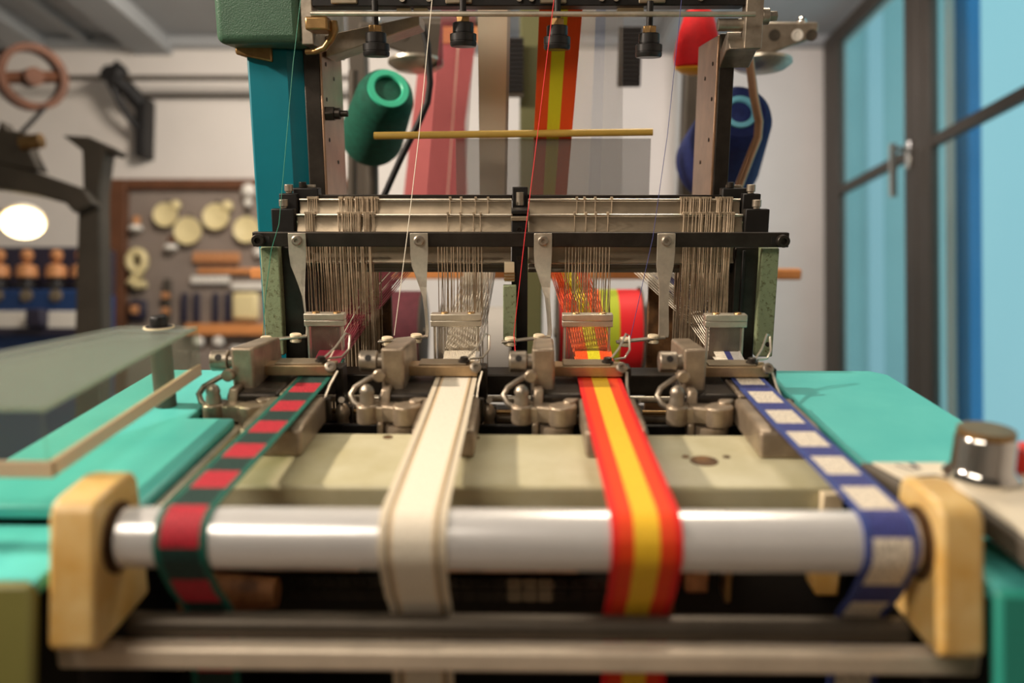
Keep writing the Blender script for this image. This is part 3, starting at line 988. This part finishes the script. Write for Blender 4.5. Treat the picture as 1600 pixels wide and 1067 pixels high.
# dark interior seen under the roller
o = thing('chain_drive', 'greasy roller chain and cast brackets in the dark under the roller', 'chain', (0, 490, -300))
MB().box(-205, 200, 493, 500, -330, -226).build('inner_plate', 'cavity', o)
MB().prism(capsule((-45, 0), (30, 0), 8), 470, 492, 'xy') if False else None
MB().hexa([(-60, 476, -250), (34, 476, -250), (34, 492, -250), (-60, 492, -250), (-52, 474, -236), (28, 474, -236), (28, 492, -236), (-52, 492, -236)]).build('cast_bracket', 'rustbrown', o, bevel=2)
MB().box(78, 92, 474, 492, -275, -238).build('cast_bracket', 'rustbrown', o, bevel=2)
MB().box(98, 112, 476, 492, -262, -236).build('cast_bracket', 'rustbrown', o, bevel=2)
MB().box(122, 126, 476, 492, -268, -238).build('cast_bracket', 'brass', o, bevel=1)
MB().hexa([(176, 474, -262), (190, 474, -262), (190, 492, -262), (176, 492, -262), (170, 474, -240), (190, 474, -240), (190, 492, -240), (170, 492, -240)]).build('cast_bracket', 'nylon', o, bevel=2)
MB().cyl((-205, 478, -240), (-100, 478, -240), 9, 20).build('inner_shaft', 'rustbrown', o)
MB().cyl((-205, 474, -262), (-150, 474, -262), 15, 20, 9).build('inner_shaft', 'rustbrown', o)
MB().box(-205, 200, 440, 470, -288, -280).build('inner_ledge', 'dull_steel', o, bevel=1)
lk = None
for i in range(24):
    cx = -140 + i * 9.6
    m_ = 'rail' if i in (6, 7, 14, 15, 16) else 'dark'  # a few links lighter: highlight put into their colour
    L = MB().prism(capsule((cx - 2.4, -262), (cx + 2.4, -262), 3.6), 486, 488, 'xz')
    L.prism(capsule((cx - 2.4, -270), (cx + 2.4, -270), 3.6), 486, 488, 'xz')
    L.cyl((cx - 2.4, 488, -262), (cx - 2.4, 484.5, -262), 1.4, 8).cyl((cx + 2.4, 488, -262), (cx + 2.4, 484.5, -262), 1.4, 8)
    L.build('chain_link', m_, o)

# ------------------------------------------------------------------ warps
def sheet(name, strands, m, parent, r=.35):
    w_ = MB()
    for pts in strands:
        w_.tube(pts, r, 4, False)
    return stuff(w_.build(name, m, parent))


def warp(label, top, topw, mid, midw, reed_x, reed_w, bands, n, r=.45, upper=True, r_up=None):
    """yarns come down from above the loom, turn at a bar behind the harness and run forward through heddles and reed"""
    o = thing('warp_sheet', label, 'warp yarns', (mid[0], mid[1], mid[2]), 'warp sheets behind the harness')
    for (f0, f1, m) in bands:
        ups, lows = [], []
        for i in range(n):
            f = (i + .5) / n
            if not (f0 <= f < f1):
                continue
            a = (top[0] + topw * (f - .5), top[1], top[2])
            b_ = (mid[0] + midw * (f - .5), mid[1], mid[2] + random.uniform(-1, 1))
            eye = (reed_x + reed_w * 1.15 * (f - .5), 858 + 12 * (i % 4) - 4.5, -164 + (7 if i % 2 else -7))
            rd = (reed_x + reed_w * (f - .5), 752, -177 + (2.2 if i % 2 else -3))
            fl = (reed_x + reed_w * .98 * (f - .5), 722, -181)
            ups.append([a, b_])
            lows.append([b_, eye, rd, fl])
        sheet('upper_yarns', ups, m, o, r_up or r)
        sheet('lower_yarns', lows, m, o, r)
    return o


warp('burgundy warp yarns fanning to the green and red ribbon', (-82, 1180, 230), 44, (-100, 1080, -70), 48, -173, 24,
     [(0, .5, 't_burg'), (.5, .6, 't_white'), (.6, 1, 't_burg')], 52, .5, r_up=.2)
warp('cream warp yarns hanging behind the white ribbon reed', (-36, 1060, 230), 40, (-38, 1040, -70), 32, -56, 32,
     [(0, .1, 't_white'), (.1, .9, 't_white'), (.9, 1, 't_grey')], 54, .45, r_up=.42)
warp('orange and yellow warp yarns hanging behind the loom', (42, 960, 230), 48, (27, 1010, -70), 40, 61.5, 33,
     [(0, .33, 't_orange'), (.33, .67, 't_yellow'), (.67, 1, 't_orange')], 60, .5, r_up=.56)
warp('pale grey warp yarns fanning to the blue and white ribbon', (92, 1100, 230), 50, (86, 1080, -70), 70, 181, 24,
     [(0, .4, 't_white'), (.4, .6, 't_blue'), (.6, 1, 't_grey')], 46, .4, r_up=.24)
wb_ = MB().cyl((-190, 1076, -79), (180, 1076, -79), 5, 16).build('warp_bar', 'steel', None)
tag(wb_, 'thin steel bar behind the harness over which the warp yarns turn', 'bar')
o = MB().cyl((-169, 985, 17), (142, 985, 21), 4, 16).build('yellow_rod', 'yellowrod', None)
tag(o, 'yellow wooden lease rod lying across the hanging warp yarns', 'rod')

o = MB().box(-78, 141, 989.5, 991, -66, 14).build('clear_sheet', 'gauze', None)
tag(o, 'translucent grey plastic sheet hanging below the yellow rod', 'sheet')

# warp beams low behind the loom (spools wound with yarn)
def warp_beam(px, py, Y, w, r, bands, label):
    c_ = at(px, py, Y)
    o = thing('warp_beam', label, 'yarn beam', (c_.x, c_.y, c_.z - r), 'warp beams low behind the loom')
    x0 = c_.x - w / 2
    for f0, f1, m in bands:
        MB().cyl((x0 + w * f0, c_.y, c_.z), (x0 + w * f1, c_.y, c_.z), r, 36).build('yarn_band', m, o)
    for xx in (x0 - 3, x0 + w):
        MB().cyl((xx, c_.y, c_.z), (xx + 3, c_.y, c_.z), r * 1.06, 36).build('flange', 'iron', o, bevel=.6)
    MB().cyl((x0 - 7, c_.y, c_.z), (x0 + w + 7, c_.y, c_.z), 8, 16).build('axle', 'dull_steel', o)


warp_beam(628, 520, 1400, 70, 70, [(0, 1, 'plum')], 'burgundy warp beam low behind the green and red ribbon')
warp_beam(934, 520, 1350, 128, 70, [(0, .28, 't_red'), (.28, .5, 't_orange'), (.5, .72, 'lime'), (.72, 1, 't_red')], 'red, orange and lime warp beam low behind the harness')
warp_beam(745, 545, 1380, 110, 70, [(0, 1, 't_grey')], 'pale grey warp beam low behind the white ribbon reed')
warp_beam(1066, 545, 1380, 104, 78, [(0, .7, 't_white'), (.7, 1, 't_blue')], 'white and blue warp beam low behind the straight guide arm')

# ------------------------------------------------------------------ weft threads
def thread(pts, m, label, r=.42):
    o = MB().tube(pts, r, 6).build('weft_thread', m, None)
    tag(o, label, 'thread', 'single weft threads running down to the guide arms')


thread([at(677, -20, 862), at(655, 210, 850), at(636, 370, 816), at(616, 524, 806)], 't_white', 'single white weft thread slanting down past the harness')
thread([at(868, -20, 862), at(840, 210, 850), at(820, 370, 816), at(803, 522, 804), at(806, 560, 690)], 't_red', 'single bright red weft thread crossing the centre post')
thread([at(1067, -20, 862), at(1043, 210, 850), at(1020, 372, 816), at(985, 528, 806)], 't_blue', 'single thin dark blue weft thread right of the centre', .32)
thread([at(472, -20, 862), at(458, 100, 860), at(436, 350, 815), at(424, 390, 815), at(414, 470, 812), at(411, 524, 806)], 't_green', 'single thin green weft thread in front of the teal column', .32)

# ------------------------------------------------------------------ yarn cones behind
def cone(name, base, top, r0, r1, rc, ym, cm, label):
    base, top = Vector(base), Vector(top)
    ax = (top - base).normalized()
    L = (top - base).length
    o = thing(name, label, 'yarn cone', tuple(base))
    MB().lathe(base, ax, [(0, r0 * .72), (8, r0 * .94), (20, r0), (L - 22, r1), (L - 8, r1 * .9), (L, r1 * .72), (L, rc)], 36).build('yarn', ym, o)
    MB().lathe(top - ax * 60, ax, [(0, rc * .5), (0, rc * .66), (62, rc * .66), (64, rc * .72), (64, rc), (59, rc * 1.0), (50, rc)], 32, False).build('core', cm, o)
    return o


cone('yarn_cone', at(578, 222, 1330), at(606, 140, 1205), 47, 40, 28, 'greenyarn', 'greencore', 'dark green yarn cone with bright green core, left behind the loom')
cone('yarn_cone', at(1118, 262, 1400), at(1156, 176, 1240), 66, 50, 24, 'blueyarn', 'bluecore', 'navy blue yarn cone with pale blue core, right of the steel post')
a = at(1092, 20, 1280)
o = thing('yarn_cone', 'bright red yarn cone with yellow base, top right behind the steel post', 'yarn cone', (a.x, a.y, a.z - 100))
MB().lathe((a.x, a.y, a.z - 76), (0, 0, 1), [(0, 24), (5, 31), (16, 33), (50, 27), (76, 19), (80, 15)], 32).build('yarn', 'redyarn', o)
MB().lathe((a.x, a.y, a.z - 84), (0, 0, 1), [(0, 10), (3, 22), (9, 31), (10, 31)], 32).build('base_ring', 'yellow', o)
MB().cyl((a.x, a.y, a.z + 4), (a.x, a.y, a.z + 24), 14, 24, 13).build('core', 'white', o)


def holder(name, pts, r, m, label, cat='rod'):
    o = MB().tube(pts, r, 12).build(name, m, None)
    tag(o, label, cat)
    return o


holder('cone_stand', [at(552, 110, 1420), at(550, 360, 1420)], 8, 'iron', 'upright grey iron rod behind the green yarn cone')
holder('cone_stand', [at(580, 240, 1352), at(581, 340, 1352)], 11, 'iron', 'short grey stem carrying the green yarn cone')
holder('bent_rod', [at(660, 40, 1180), at(668, 70, 1180), at(672, 130, 1180), at(668, 160, 1180), at(655, 190, 1180), at(625, 250, 1180), at(600, 306, 1180), at(590, 340, 1180)], 4.5, 'blackiron', 'bent black rod right of the green yarn cone')
holder('bent_rod', [at(1168, 70, 1180), at(1172, 100, 1180), at(1178, 150, 1180), at(1186, 190, 1180), at(1184, 215, 1180), at(1172, 245, 1180), at(1155, 290, 1180), at(1142, 330, 1180)], 6, 'warm_steel', 'bent coppery rod in front of the blue yarn cone')
holder('cone_stand', [at(1096, 60, 1440), at(1098, 340, 1540)], 9, 'iron', 'upright grey rod under the red yarn cone')
for (u0, lb, mir) in ((1150, 'tapering grey metal bracket arm, top right beside the doors', 1), (690, 'dark metal bracket arm, top left behind the knobs', -1)):
    Yb = 1250 if mir > 0 else 1330
    P = [at(u0 + mir * du, v, Yb) for du, v in ((0, 34), (130, 34), (130, 46), (122, 60), (60, 82), (24, 108), (0, 100))]
    o = MB().prism([(p.x, p.z) for p in P], Yb, Yb + 26, 'xz').build('tension_bracket', 'dull_steel' if mir > 0 else 'iron', None, bevel=3)
    tag(o, lb, 'bracket')
    q = at(u0 + mir * 100, 50, Yb - 2)
    for du in (60, 96, 118):
        q = at(u0 + mir * du, 55, Yb)
        MB().lathe((q.x, Yb + .5, q.z), (0, -1, 0), [(0, 8), (1.5, 8), (1.5, 5.5), (.6, 5)], 20).build('bracket_hole', 'iron' if du != 96 else 'white', o)
    q = at(u0 + mir * 40, 98, Yb + 20)
    MB().lathe((q.x, q.y, q.z), (0, .2, 1), [(-12, 12), (-8, 34), (-2, 42), (2, 42), (5, 30)], 32).build('tension_disc', 'steel', o)
    q = at(u0 + mir * 102, 34, Yb + 10)
    MB().sphere((q.x, q.y, q.z), 7).build('bracket_stud', 'chrome', o)

# creel combs and things hanging behind the warp
for i, (u, v, n, lb) in enumerate(((800, 62, 12, 'dark slatted thread comb beside the olive upright'), (985, 45, 13, 'dark slatted thread comb left of the white pier'))):
    c_ = at(u, v, 1560)
    o = thing('thread_comb', lb, 'comb', (c_.x, c_.y, c_.z - 96), 'thread combs behind the warp')
    MB().box(c_.x - 20, c_.x + 20, c_.y + 2, c_.y + 6, c_.z - 96, c_.z + 4).build('comb_back', 'iron', o)
    for k in range(n):
        z = c_.z - k * 7.5
        MB().box(c_.x - 20, c_.x + 20, c_.y - 4, c_.y + 2, z - 2.4, z + 2.4).build('slat', 'blackiron', o)
c_ = at(700, 110, 1580)
o = thing('cloth_banner', 'pinkish red cloth with a gold band hanging behind the burgundy warp', 'cloth', (c_.x, c_.y, c_.z - 300))
mb = MB()
p0, p1, p2, p3 = at(660, 25, 1580), at(746, 25, 1580), at(730, 310, 1580), at(630, 310, 1580)
mb.prism([(p0.x, p0.z - 16), (p1.x, p1.z - 16), (p1.x - 24, p1.z - 180), (p2.x, p2.z), (p3.x, p3.z)], 1580, 1584, 'xz').build('cloth', 'pinkcloth', o)
MB().box(p0.x, p1.x, 1576, 1580, p0.z - 46, p0.z - 18).build('gold_band', 'orange', o)
MB().cyl((p0.x - 20, 1582, p0.z - 10), (p1.x + 20, 1582, p0.z - 10), 8, 12).build('cloth_rod', 'iron', o)

# ------------------------------------------------------------------ clear guard on the left table
g = thing('clear_guard', 'clear acrylic guard with a bent lip standing over the left teal table', 'guard', (-283, 673, -195))
MB().prism([(-254, 432), (-254, 650), (-315, 650), (-372, 545), (-440, 432)], -135, -132.5, 'xy').build('guard_top', 'acrylic', g)
MB().box(-256.5, -254, 432, 650, -164, -132.5).build('guard_lip', 'acrylic', g)
MB().box(-440, -256.5, 432, 434.5, -164, -132.5).build('guard_lip', 'acrylic', g)
MB().box(-256.8, -253.7, 432, 650, -172, -163).build('lip_edge', 'acrylic_edge', g, bevel=.6)
MB().box(-440, -253.7, 431.5, 435, -172, -163).build('lip_edge', 'acrylic_edge', g, bevel=.6)
pz = MB().cyl((-281, 642, -194.6), (-281, 642, -135.5), 8.2, 24).build('guard_post', 'greycase', g)
kn = MB().lathe((-281, 642, -132.4), (0, 0, 1), [(0, 10), (1.4, 10), (1.4, 6.6), (8, 6.4), (9, 5.6)], 24).build('guard_knob', 'blackplastic', g)
MB().lathe((-281, 642, -132.3), (0, 0, 1), [(0, 11.5), (1.0, 11.2)], 24).build('knob_washer', 'ceramic', g)

# ------------------------------------------------------------------ control box on the right table
cb = thing('control_box', 'grey control box with beige panel, chrome knob and red button on the right table', 'control box', (265, 440, -195))
pts = [(201, 490), (212, 450), (236, 446), (240, 372), (320, 372), (320, 490)]
MB().prism(pts, -194.8, -182, 'xy').build('case', 'greycase', cb, bevel=2, segs=3)
pts2 = [(207, 486), (216, 453), (239, 449), (243, 376), (316, 376), (316, 486)]
MB().prism(pts2, -182, -180.4, 'xy').build('panel', 'panel', cb, bevel=.6)
kb = MB().lathe((259, 462, -180.4), (0, 0, 1), [(0, 20), (2, 20.5), (5, 18), (7, 16.5), (24, 16), (25.5, 15)], 40).build('knob', 'chrome', cb)
MB().lathe((259, 462, -154.9), (0, 0, 1), [(0, 15.2), (2.6, 15.2), (3.4, 14.4)], 40).build('knob_reflection_cap', 'brass', kb)  # brass tone stands in for a yellowish reflection on the knob's top
MB().lathe((292, 478, -180.4), (0, 0, 1), [(0, 11), (10, 11), (13, 9), (14, 5)], 28).build('button', 'redbtn', cb)
# printed switch symbols on the panel
def mark(pts, w=1.1):
    m_ = MB()
    for (x0, y0), (x1, y1) in zip(pts[:-1], pts[1:]):
        d = Vector((x1 - x0, y1 - y0, 0)).normalized() * w / 2
        e = Vector((-d.y, d.x, 0))
        m_.hexa([(x0 - e.x, y0 - e.y, -180.4), (x1 - e.x, y1 - e.y, -180.4), (x1 + e.x, y1 + e.y, -180.4), (x0 + e.x, y0 + e.y, -180.4),
                 (x0 - e.x, y0 - e.y, -180.2), (x1 - e.x, y1 - e.y, -180.2), (x1 + e.x, y1 + e.y, -180.2), (x0 + e.x, y0 + e.y, -180.2)])
    m_.build('printed_mark', 'ink', cb)


mark([(219, 481), (226, 472)], 1.8)
mark([(229, 484), (229.6, 474)], 3.2)
mark([(224, 463), (236, 464.5), (242, 457)], 2.2)
mark([(224, 463), (227, 456.5)], 2.2)
mark([(227, 456.5), (234, 458)], 1.8)
mark([(262, 405), (272, 396)], 2.6)
mark([(266, 396), (276, 400)], 2.6)
mark([(276, 404), (284, 392)], 2.6)

FRAME[0] = 'room'
# ================================================================== BACKGROUND LEFT
# line shaft on wall brackets, with pulley
a, b_ = at(-40, 122, 4300), at(560, 122, 4300)
o = MB().cyl(a, b_, 14, 16).build('line_shaft', 'iron', None)
tag(o, 'thin iron line shaft running high along the white wall', 'shaft')
a, b_ = at(225, 150, 4495), at(560, 150, 4495)
o = MB().cyl(a, b_, 12, 10).build('wall_conduit', 'iron', None)
tag(o, 'thin grey conduit along the wall below the line shaft', 'pipe')
Yk = 4180
o = thing('shaft_bracket', 'black iron wall bracket carrying the line shaft', 'bracket', tuple(at(216, 243, 4400)))
p = [at(u, v, 4400) for u, v in ((210, 150), (228, 150), (226, 243), (209, 243))]
MB().prism([(q.x, q.z) for q in p], 4400, 4518, 'xz').build('wall_plate', 'blackiron', o, bevel=5)
MB().tube([at(218, 160, 4400), at(200, 140, 4350), at(180, 122, 4300), at(164, 112, 4300)], [44, 44, 50, 40], 10).build('bracket_arm', 'blackiron', o)
MB().tube([at(213, 200, 4400), at(190, 165, 4330), at(172, 130, 4300)], 18, 8).build('brace', 'blackiron', o)
MB().sphere(at(184, 115, 4300), 52).build('bearing', 'blackiron', o)
MB().tube([at(183, 112, 4300), at(183, 96, 4300)], [22, 14], 8).build('oil_cup', 'blackiron', o)
c_ = at(49, 121, 3200)
o = thing('belt_pulley', 'rusty spoked belt pulley hanging at the upper left', 'pulley', (c_.x, c_.y, c_.z - 120))
ax = Vector((.72, -.68, -.1)).normalized()
MB().lathe(c_, ax, [(-34, 122), (34, 122), (34, 96), (-34, 96), (-34, 122)], 40, False).build('rim', 'rust', o)
w_ = ax.cross(Vector((0, 0, 1))).normalized()
u_ = ax.cross(w_).normalized()
for ang in (.25, PI + .25):
    d = w_ * math.cos(ang) + u_ * math.sin(ang)
    MB().tube([c_, c_ + d * 104], [26, 22], 8).build('spoke', 'rust', o)
MB().cyl(c_ - ax * 40, c_ + ax * 40, 34, 18).build('hub', 'rust', o)
bt = MB().tube([at(70, 168, 3200), at(46, 194, 3180), at(34, 206, 3170)], 9, 6)
bt.tube([at(8, 78, 3200), at(-30, 88, 3200)], 9, 6)
tag(bt.build('drive_belt', 'blackiron', None), 'dark drive belt leaving the rusty pulley', 'belt')

# iron press column with sloping arm
o = thing('iron_press', 'tall grey cast-iron press with a sloping arm at the left', 'press', tuple(at(146, 560, 2600)))
p = [at(u, v, 2600) for u, v in ((98, 212), (140, 214), (186, 234), (182, 242), (166, 238), (158, 300), (158, 330), (162, 560), (118, 560), (124, 330), (132, 300), (130, 236), (112, 222))]
MB().prism([(q.x, q.z) for q in p], 2590, 2660, 'xz').build('column', 'iron', o, bevel=6)
p = [at(u, v, 2560) for u, v in ((-60, 240), (0, 252), (60, 270), (135, 296), (150, 320), (120, 334), (106, 318), (60, 306), (0, 296), (-60, 290))]
MB().prism([(q.x, q.z) for q in p], 2540, 2600, 'xz').build('arm', 'iron', o, bevel=6)
p = [at(u, v, 2550) for u, v in ((-20, 215), (0, 212), (6, 190), (16, 206), (44, 208), (52, 240), (66, 268), (0, 256), (-20, 250))]
MB().prism([(q.x, q.z) for q in p], 2530, 2590, 'xz').build('arm_head', 'iron', o, bevel=5)
q = at(34, 224, 2520)
MB().cyl(q, q + Vector((60, 0, 8)), 22, 16).build('arm_screw', 'brass', o)
q = at(140, 560, 2600)
MB().box(q.x - 40, q.x + 40, 2592, 2658, FZ + 1, q.z + 2).build('column_foot', 'iron', o, bevel=4)

# round lamp
c_ = at(36, 348, 3000)
o = thing('round_lamp', 'glowing round warm lamp at the far left under the press arm', 'lamp', (c_.x, c_.y, c_.z - 70))
ax = Vector((.35, -.6, -.75)).normalized()
MB().lathe(c_, ax, [(0, 66), (6, 68), (8, 60), (6, .1)], 32, False).build('lamp_face', 'lampglow', o)
MB().lathe(c_ - ax * 2, -ax, [(0, 74), (20, 70), (60, 40), (70, 12)], 32).build('lamp_shell', 'white', o)
MB().cyl(c_ - ax * 66, Vector((XL + 4, c_.y + 300, c_.z + 40)), 8, 10).build('lamp_stem', 'iron', o)

# blue spooling machine
Yb = 3500
a, b_ = at(-60, 378, Yb), at(126, 540, Yb)
o = thing('spooling_machine', 'navy blue spool-winding machine at the left edge', 'machine', ((a.x + b_.x) / 2, Yb + 150, FZ))
MB().box(a.x, b_.x, Yb, Yb + 300, FZ, at(0, 452, Yb).z).build('cabinet', 'navy', o, bevel=8)
MB().box(a.x, b_.x, Yb + 150, Yb + 300, at(0, 452, Yb).z, at(0, 378, Yb).z).build('backboard', 'deepnavy', o, bevel=8)
MB().box(a.x, b_.x, Yb - 20, Yb + 2, at(0, 512, Yb).z, at(0, 536, Yb).z + 30).build('plinth', 'deepnavy', o)
for (u0, u1) in ((-50, 44), (76, 122)):
    p, q = at(u0, 486, Yb), at(u1, 514, Yb)
    MB().box(p.x, q.x, Yb - 8, Yb, q.z, p.z).build('label_plate', 'white', o, bevel=2)
p = at(58, 498, Yb - 30)
MB().box(p.x - 34, p.x + 34, Yb - 60, Yb, p.z - 34, p.z + 40).build('gear_case', 'deepnavy', o, bevel=10)
for u in (-4, 42, 88):
    p = at(u, 462, Yb)
    MB().lathe((p.x, Yb + 1, p.z), (0, -1, 0), [(0, 26), (8, 26), (12, 18)], 24).build('dial', 'rail', o)
sp0 = None
for i, u in enumerate((-2, 42, 88, 128)):
    p = at(u, 432, Yb + 60)
    lb = ('thread spool cut by the left picture edge on the navy winding machine', 'second coppery thread spool from the left on the navy winding machine',
          'third coppery thread spool from the left on the navy winding machine', 'rightmost coppery thread spool, beside the press column')[i]
    if sp0 is None:
        sp0 = thing('thread_spool', lb, 'spool', (p.x, p.y, p.z - 60), 'spools on the winding machine')
        MB().lathe((p.x, p.y, p.z - 52), (0, 0, 1), [(0, 48), (10, 48), (16, 34), (44, 26)], 24).build('spool_base', 'blackiron', sp0)
        MB().lathe((p.x, p.y, p.z - 8), (0, 0, 1), [(0, 28), (6, 44), (50, 40), (60, 20)], 24).build('thread', 'copperspool', sp0)
        MB().lathe((p.x, p.y, p.z + 56), (0, 0, 1), [(0, 6), (20, 24), (40, 26), (56, 14)], 20).build('spool_tip', 'copperspool', sp0)
        px0 = p.x
    else:
        dup(sp0, p.x - px0, 0, 0, lb)

# framed display board with tools
Yd = 4440
o = thing('display_board', 'brown framed grey display board on the white wall', 'display board', tuple(at(320, 600, Yd)))
a, b_ = at(166, 279, Yd), at(560, 620, Yd)
MB().box(a.x + 40, b_.x, Yd + 40, Yd + 78, b_.z, a.z - 40).build('backboard', 'board', o)
q = at(200, 300, Yd)
MB().box(a.x, q.x - 12, Yd, Yd + 78, b_.z, a.z).build('frame_side', 'wood', o, bevel=5)
MB().box(q.x - 12, b_.x, Yd, Yd + 78, a.z - 52, a.z).build('frame_top', 'wood', o, bevel=5)
p, q = at(292, 506, Yd), at(560, 524, Yd)
MB().box(p.x, q.x, Yd - 30, Yd + 40, q.z, p.z).build('shelf', 'orange', o, bevel=4)


def disc(px, py, rpx, label, notch=False, m='bowl'):
    c_ = at(px, py, Yd)
    r = rpx * Yd / FPX * 1.0
    o = thing('brass_bowl' if not notch else 'ladle', label, 'bowl' if not notch else 'ladle', (c_.x, c_.y, c_.z - r))
    MB().lathe((c_.x, Yd + 39, c_.z), (0, -1, 0), [(0, r * .55), (20, r * .9), (50, r), (56, r * .96), (50, r * .7), (44, .1)], 36, False).build('bowl', m, o)
    MB().cyl((c_.x, Yd + 29, c_.z + r * .9), (c_.x, Yd + 10, c_.z + r * 1.25), 8, 8).build('hook', 'iron', o)
    if notch:
        MB().sphere((c_.x + r * .85, Yd - 4, c_.z + r * .8), r * .42).build('spout', m, o)


disc(259, 336, 19, 'upper left cream ladle with spout on the display board', True)
disc(338, 339, 21, 'upper right cream ladle with spout on the display board', True)
disc(294, 361, 22, 'round cream disc between the two ladles on the display board')
disc(386, 359, 21, 'round cream disc nearest the teal column on the display board')
# white ring shape (letter-like bracket)
o = thing('hook_casting', 'cream ring-shaped casting with a foot at the left of the display board', 'casting', tuple(at(214, 448, Yd)))
lp = [at(214 + 12 * math.cos(a_ * PI / 8), 408 + 15 * math.sin(a_ * PI / 8), Yd) for a_ in range(17)]
MB().tube(lp, 22, 10).build('ring', 'bowl', o)
MB().tube([at(220, 424, Yd), at(212, 432, Yd), at(204, 440, Yd), at(216, 446, Yd), at(228, 444, Yd)], [24, 22, 26, 26, 20], 10).build('foot', 'bowl', o)


def small(name, kind, px, py, w, h, m, label, group=None):
    c_ = at(px, py, Yd)
    s_ = Yd / FPX
    o = MB().box(c_.x - w * s_ / 2, c_.x + w * s_ / 2, Yd, Yd + 39.3, c_.z - h * s_ / 2, c_.z + h * s_ / 2).build(name, m, None, bevel=min(w, h) * s_ * .2, segs=2)
    tag(o, label, kind, group)
    return o


c_ = at(212, 345, Yd)
o = thing('shaker', 'small white cup with copper cap high on the left of the display board', 'cup', (c_.x, c_.y, c_.z - 50))
MB().lathe((c_.x, Yd + 2, c_.z - 60), (0, 0, 1), [(0, 16), (14, 36), (36, 30), (40, 12)], 20).build('cup', 'white', o)
MB().lathe((c_.x, Yd + 10, c_.z - 22), (0, 0, 1), [(0, 18), (40, 20), (48, 12)], 20).build('cap', 'copperspool', o)
c_ = at(267, 375, Yd)
o = thing('shaker', 'small white cup with copper cap below the left ladle', 'cup', (c_.x, c_.y, c_.z - 50))
MB().lathe((c_.x, Yd + 2, c_.z - 60), (0, 0, 1), [(0, 16), (14, 36), (36, 30), (40, 12)], 20).build('cup', 'white', o)
MB().lathe((c_.x, Yd + 10, c_.z - 22), (0, 0, 1), [(0, 18), (36, 20), (44, 12)], 20).build('cap', 'wood', o)
for (u, v, r, lb) in ((392, 300, 11, 'upper white ball beside the teal column'), (390, 318, 7, 'lower small white ball beside the teal column'),
                      (404, 394, 9, 'white ball by the harness bar end')):
    c_ = at(u, v, Yd)
    o = MB().sphere((c_.x, Yd + 38 - r * Yd / FPX if v > 330 else Yd - 1 - r * Yd / FPX, c_.z), r * Yd / FPX).build('white_ball', 'white', None)
    tag(o, lb, 'ball')
for k in range(7):
    small('copper_bobbin', 'bobbin', 305 + k * 10.5, 402, 9, 17, 'copperspool', '%s copper bobbin from the left in the row under the round disc' % ('first', 'second', 'third', 'fourth', 'fifth', 'sixth', 'seventh')[k], 'copper bobbins in the upper row')
for k in range(6):
    small('white_bobbin', 'bobbin', 302 + k * 10, 437, 9, 13, 'white', '%s white bobbin from the left in the row under the wooden strip' % ('first', 'second', 'third', 'fourth', 'fifth', 'sixth', 'seventh')[k], 'white bobbins in the middle row')
small('white_bar', 'bar', 386, 447, 52, 12, 'white', 'long white bar left of the harness bracket')
small('wood_strip', 'strip', 352, 423, 90, 8, 'orange', 'orange wooden strip above the white bobbins')
for k, u in enumerate((286, 305, 335, 354)):
    small('dark_tool', 'tool', u, 480, 9, 46, 'deepnavy', ('leftmost dark upright tool above the orange shelf', 'second dark upright tool from the left above the orange shelf', 'third dark upright tool from the left above the orange shelf', 'rightmost dark upright tool, beside the pattern card')[k], 'dark tools on the display board')
small('spindle', 'spindle', 259, 470, 10, 70, 'iron', 'dark grey upright spindle with brass rings')
small('brass_ring', 'ring', 259, 462, 11, 10, 'copperspool', 'upper brass ring on the grey spindle').location.y -= .02
small('brass_ring', 'ring', 259, 486, 11, 10, 'copperspool', 'lower brass ring on the grey spindle').location.y -= .02
small('cream_pattern_card', 'card', 382, 478, 42, 44, 'bowl', 'cream punched pattern card by the harness bracket')
small('dark_plaque', 'plaque', 213, 484, 30, 34, 'deepnavy', 'small dark square frame low on the display board')
o = small('gold_badge', 'badge', 211, 484, 13, 14, 'copperspool', 'small gold badge in the dark square frame')
o.location.y -= .02
for k, (u, lb) in enumerate(((308, 'left white ball under the orange shelf'), (339, 'right white ball under the orange shelf'))):
    c_ = at(u, 534, Yd - 40)
    o = MB().sphere((c_.x, Yd - 20, c_.z), 9 * Yd / FPX).build('white_ball', 'white', None)
    tag(o, lb, 'ball')
# low white cupboard in front of the board
a, b_ = at(300, 538, 4200), at(620, 700, 4200)
o = MB().box(a.x, b_.x, 4200, 4380, FZ + 1, a.z - 30).build('low_cupboard', 'board', None, bevel=10)
tag(o, 'low grey cupboard below the display board', 'cupboard')
a, b_ = at(356, 540, 4190), at(420, 560, 4190)
o = MB().box(a.x, b_.x, 4230, 4340, at(300, 538, 4200).z - 29, a.z).build('white_box', 'white', None, bevel=6)
tag(o, 'white box on the low cupboard behind the needle head', 'box')
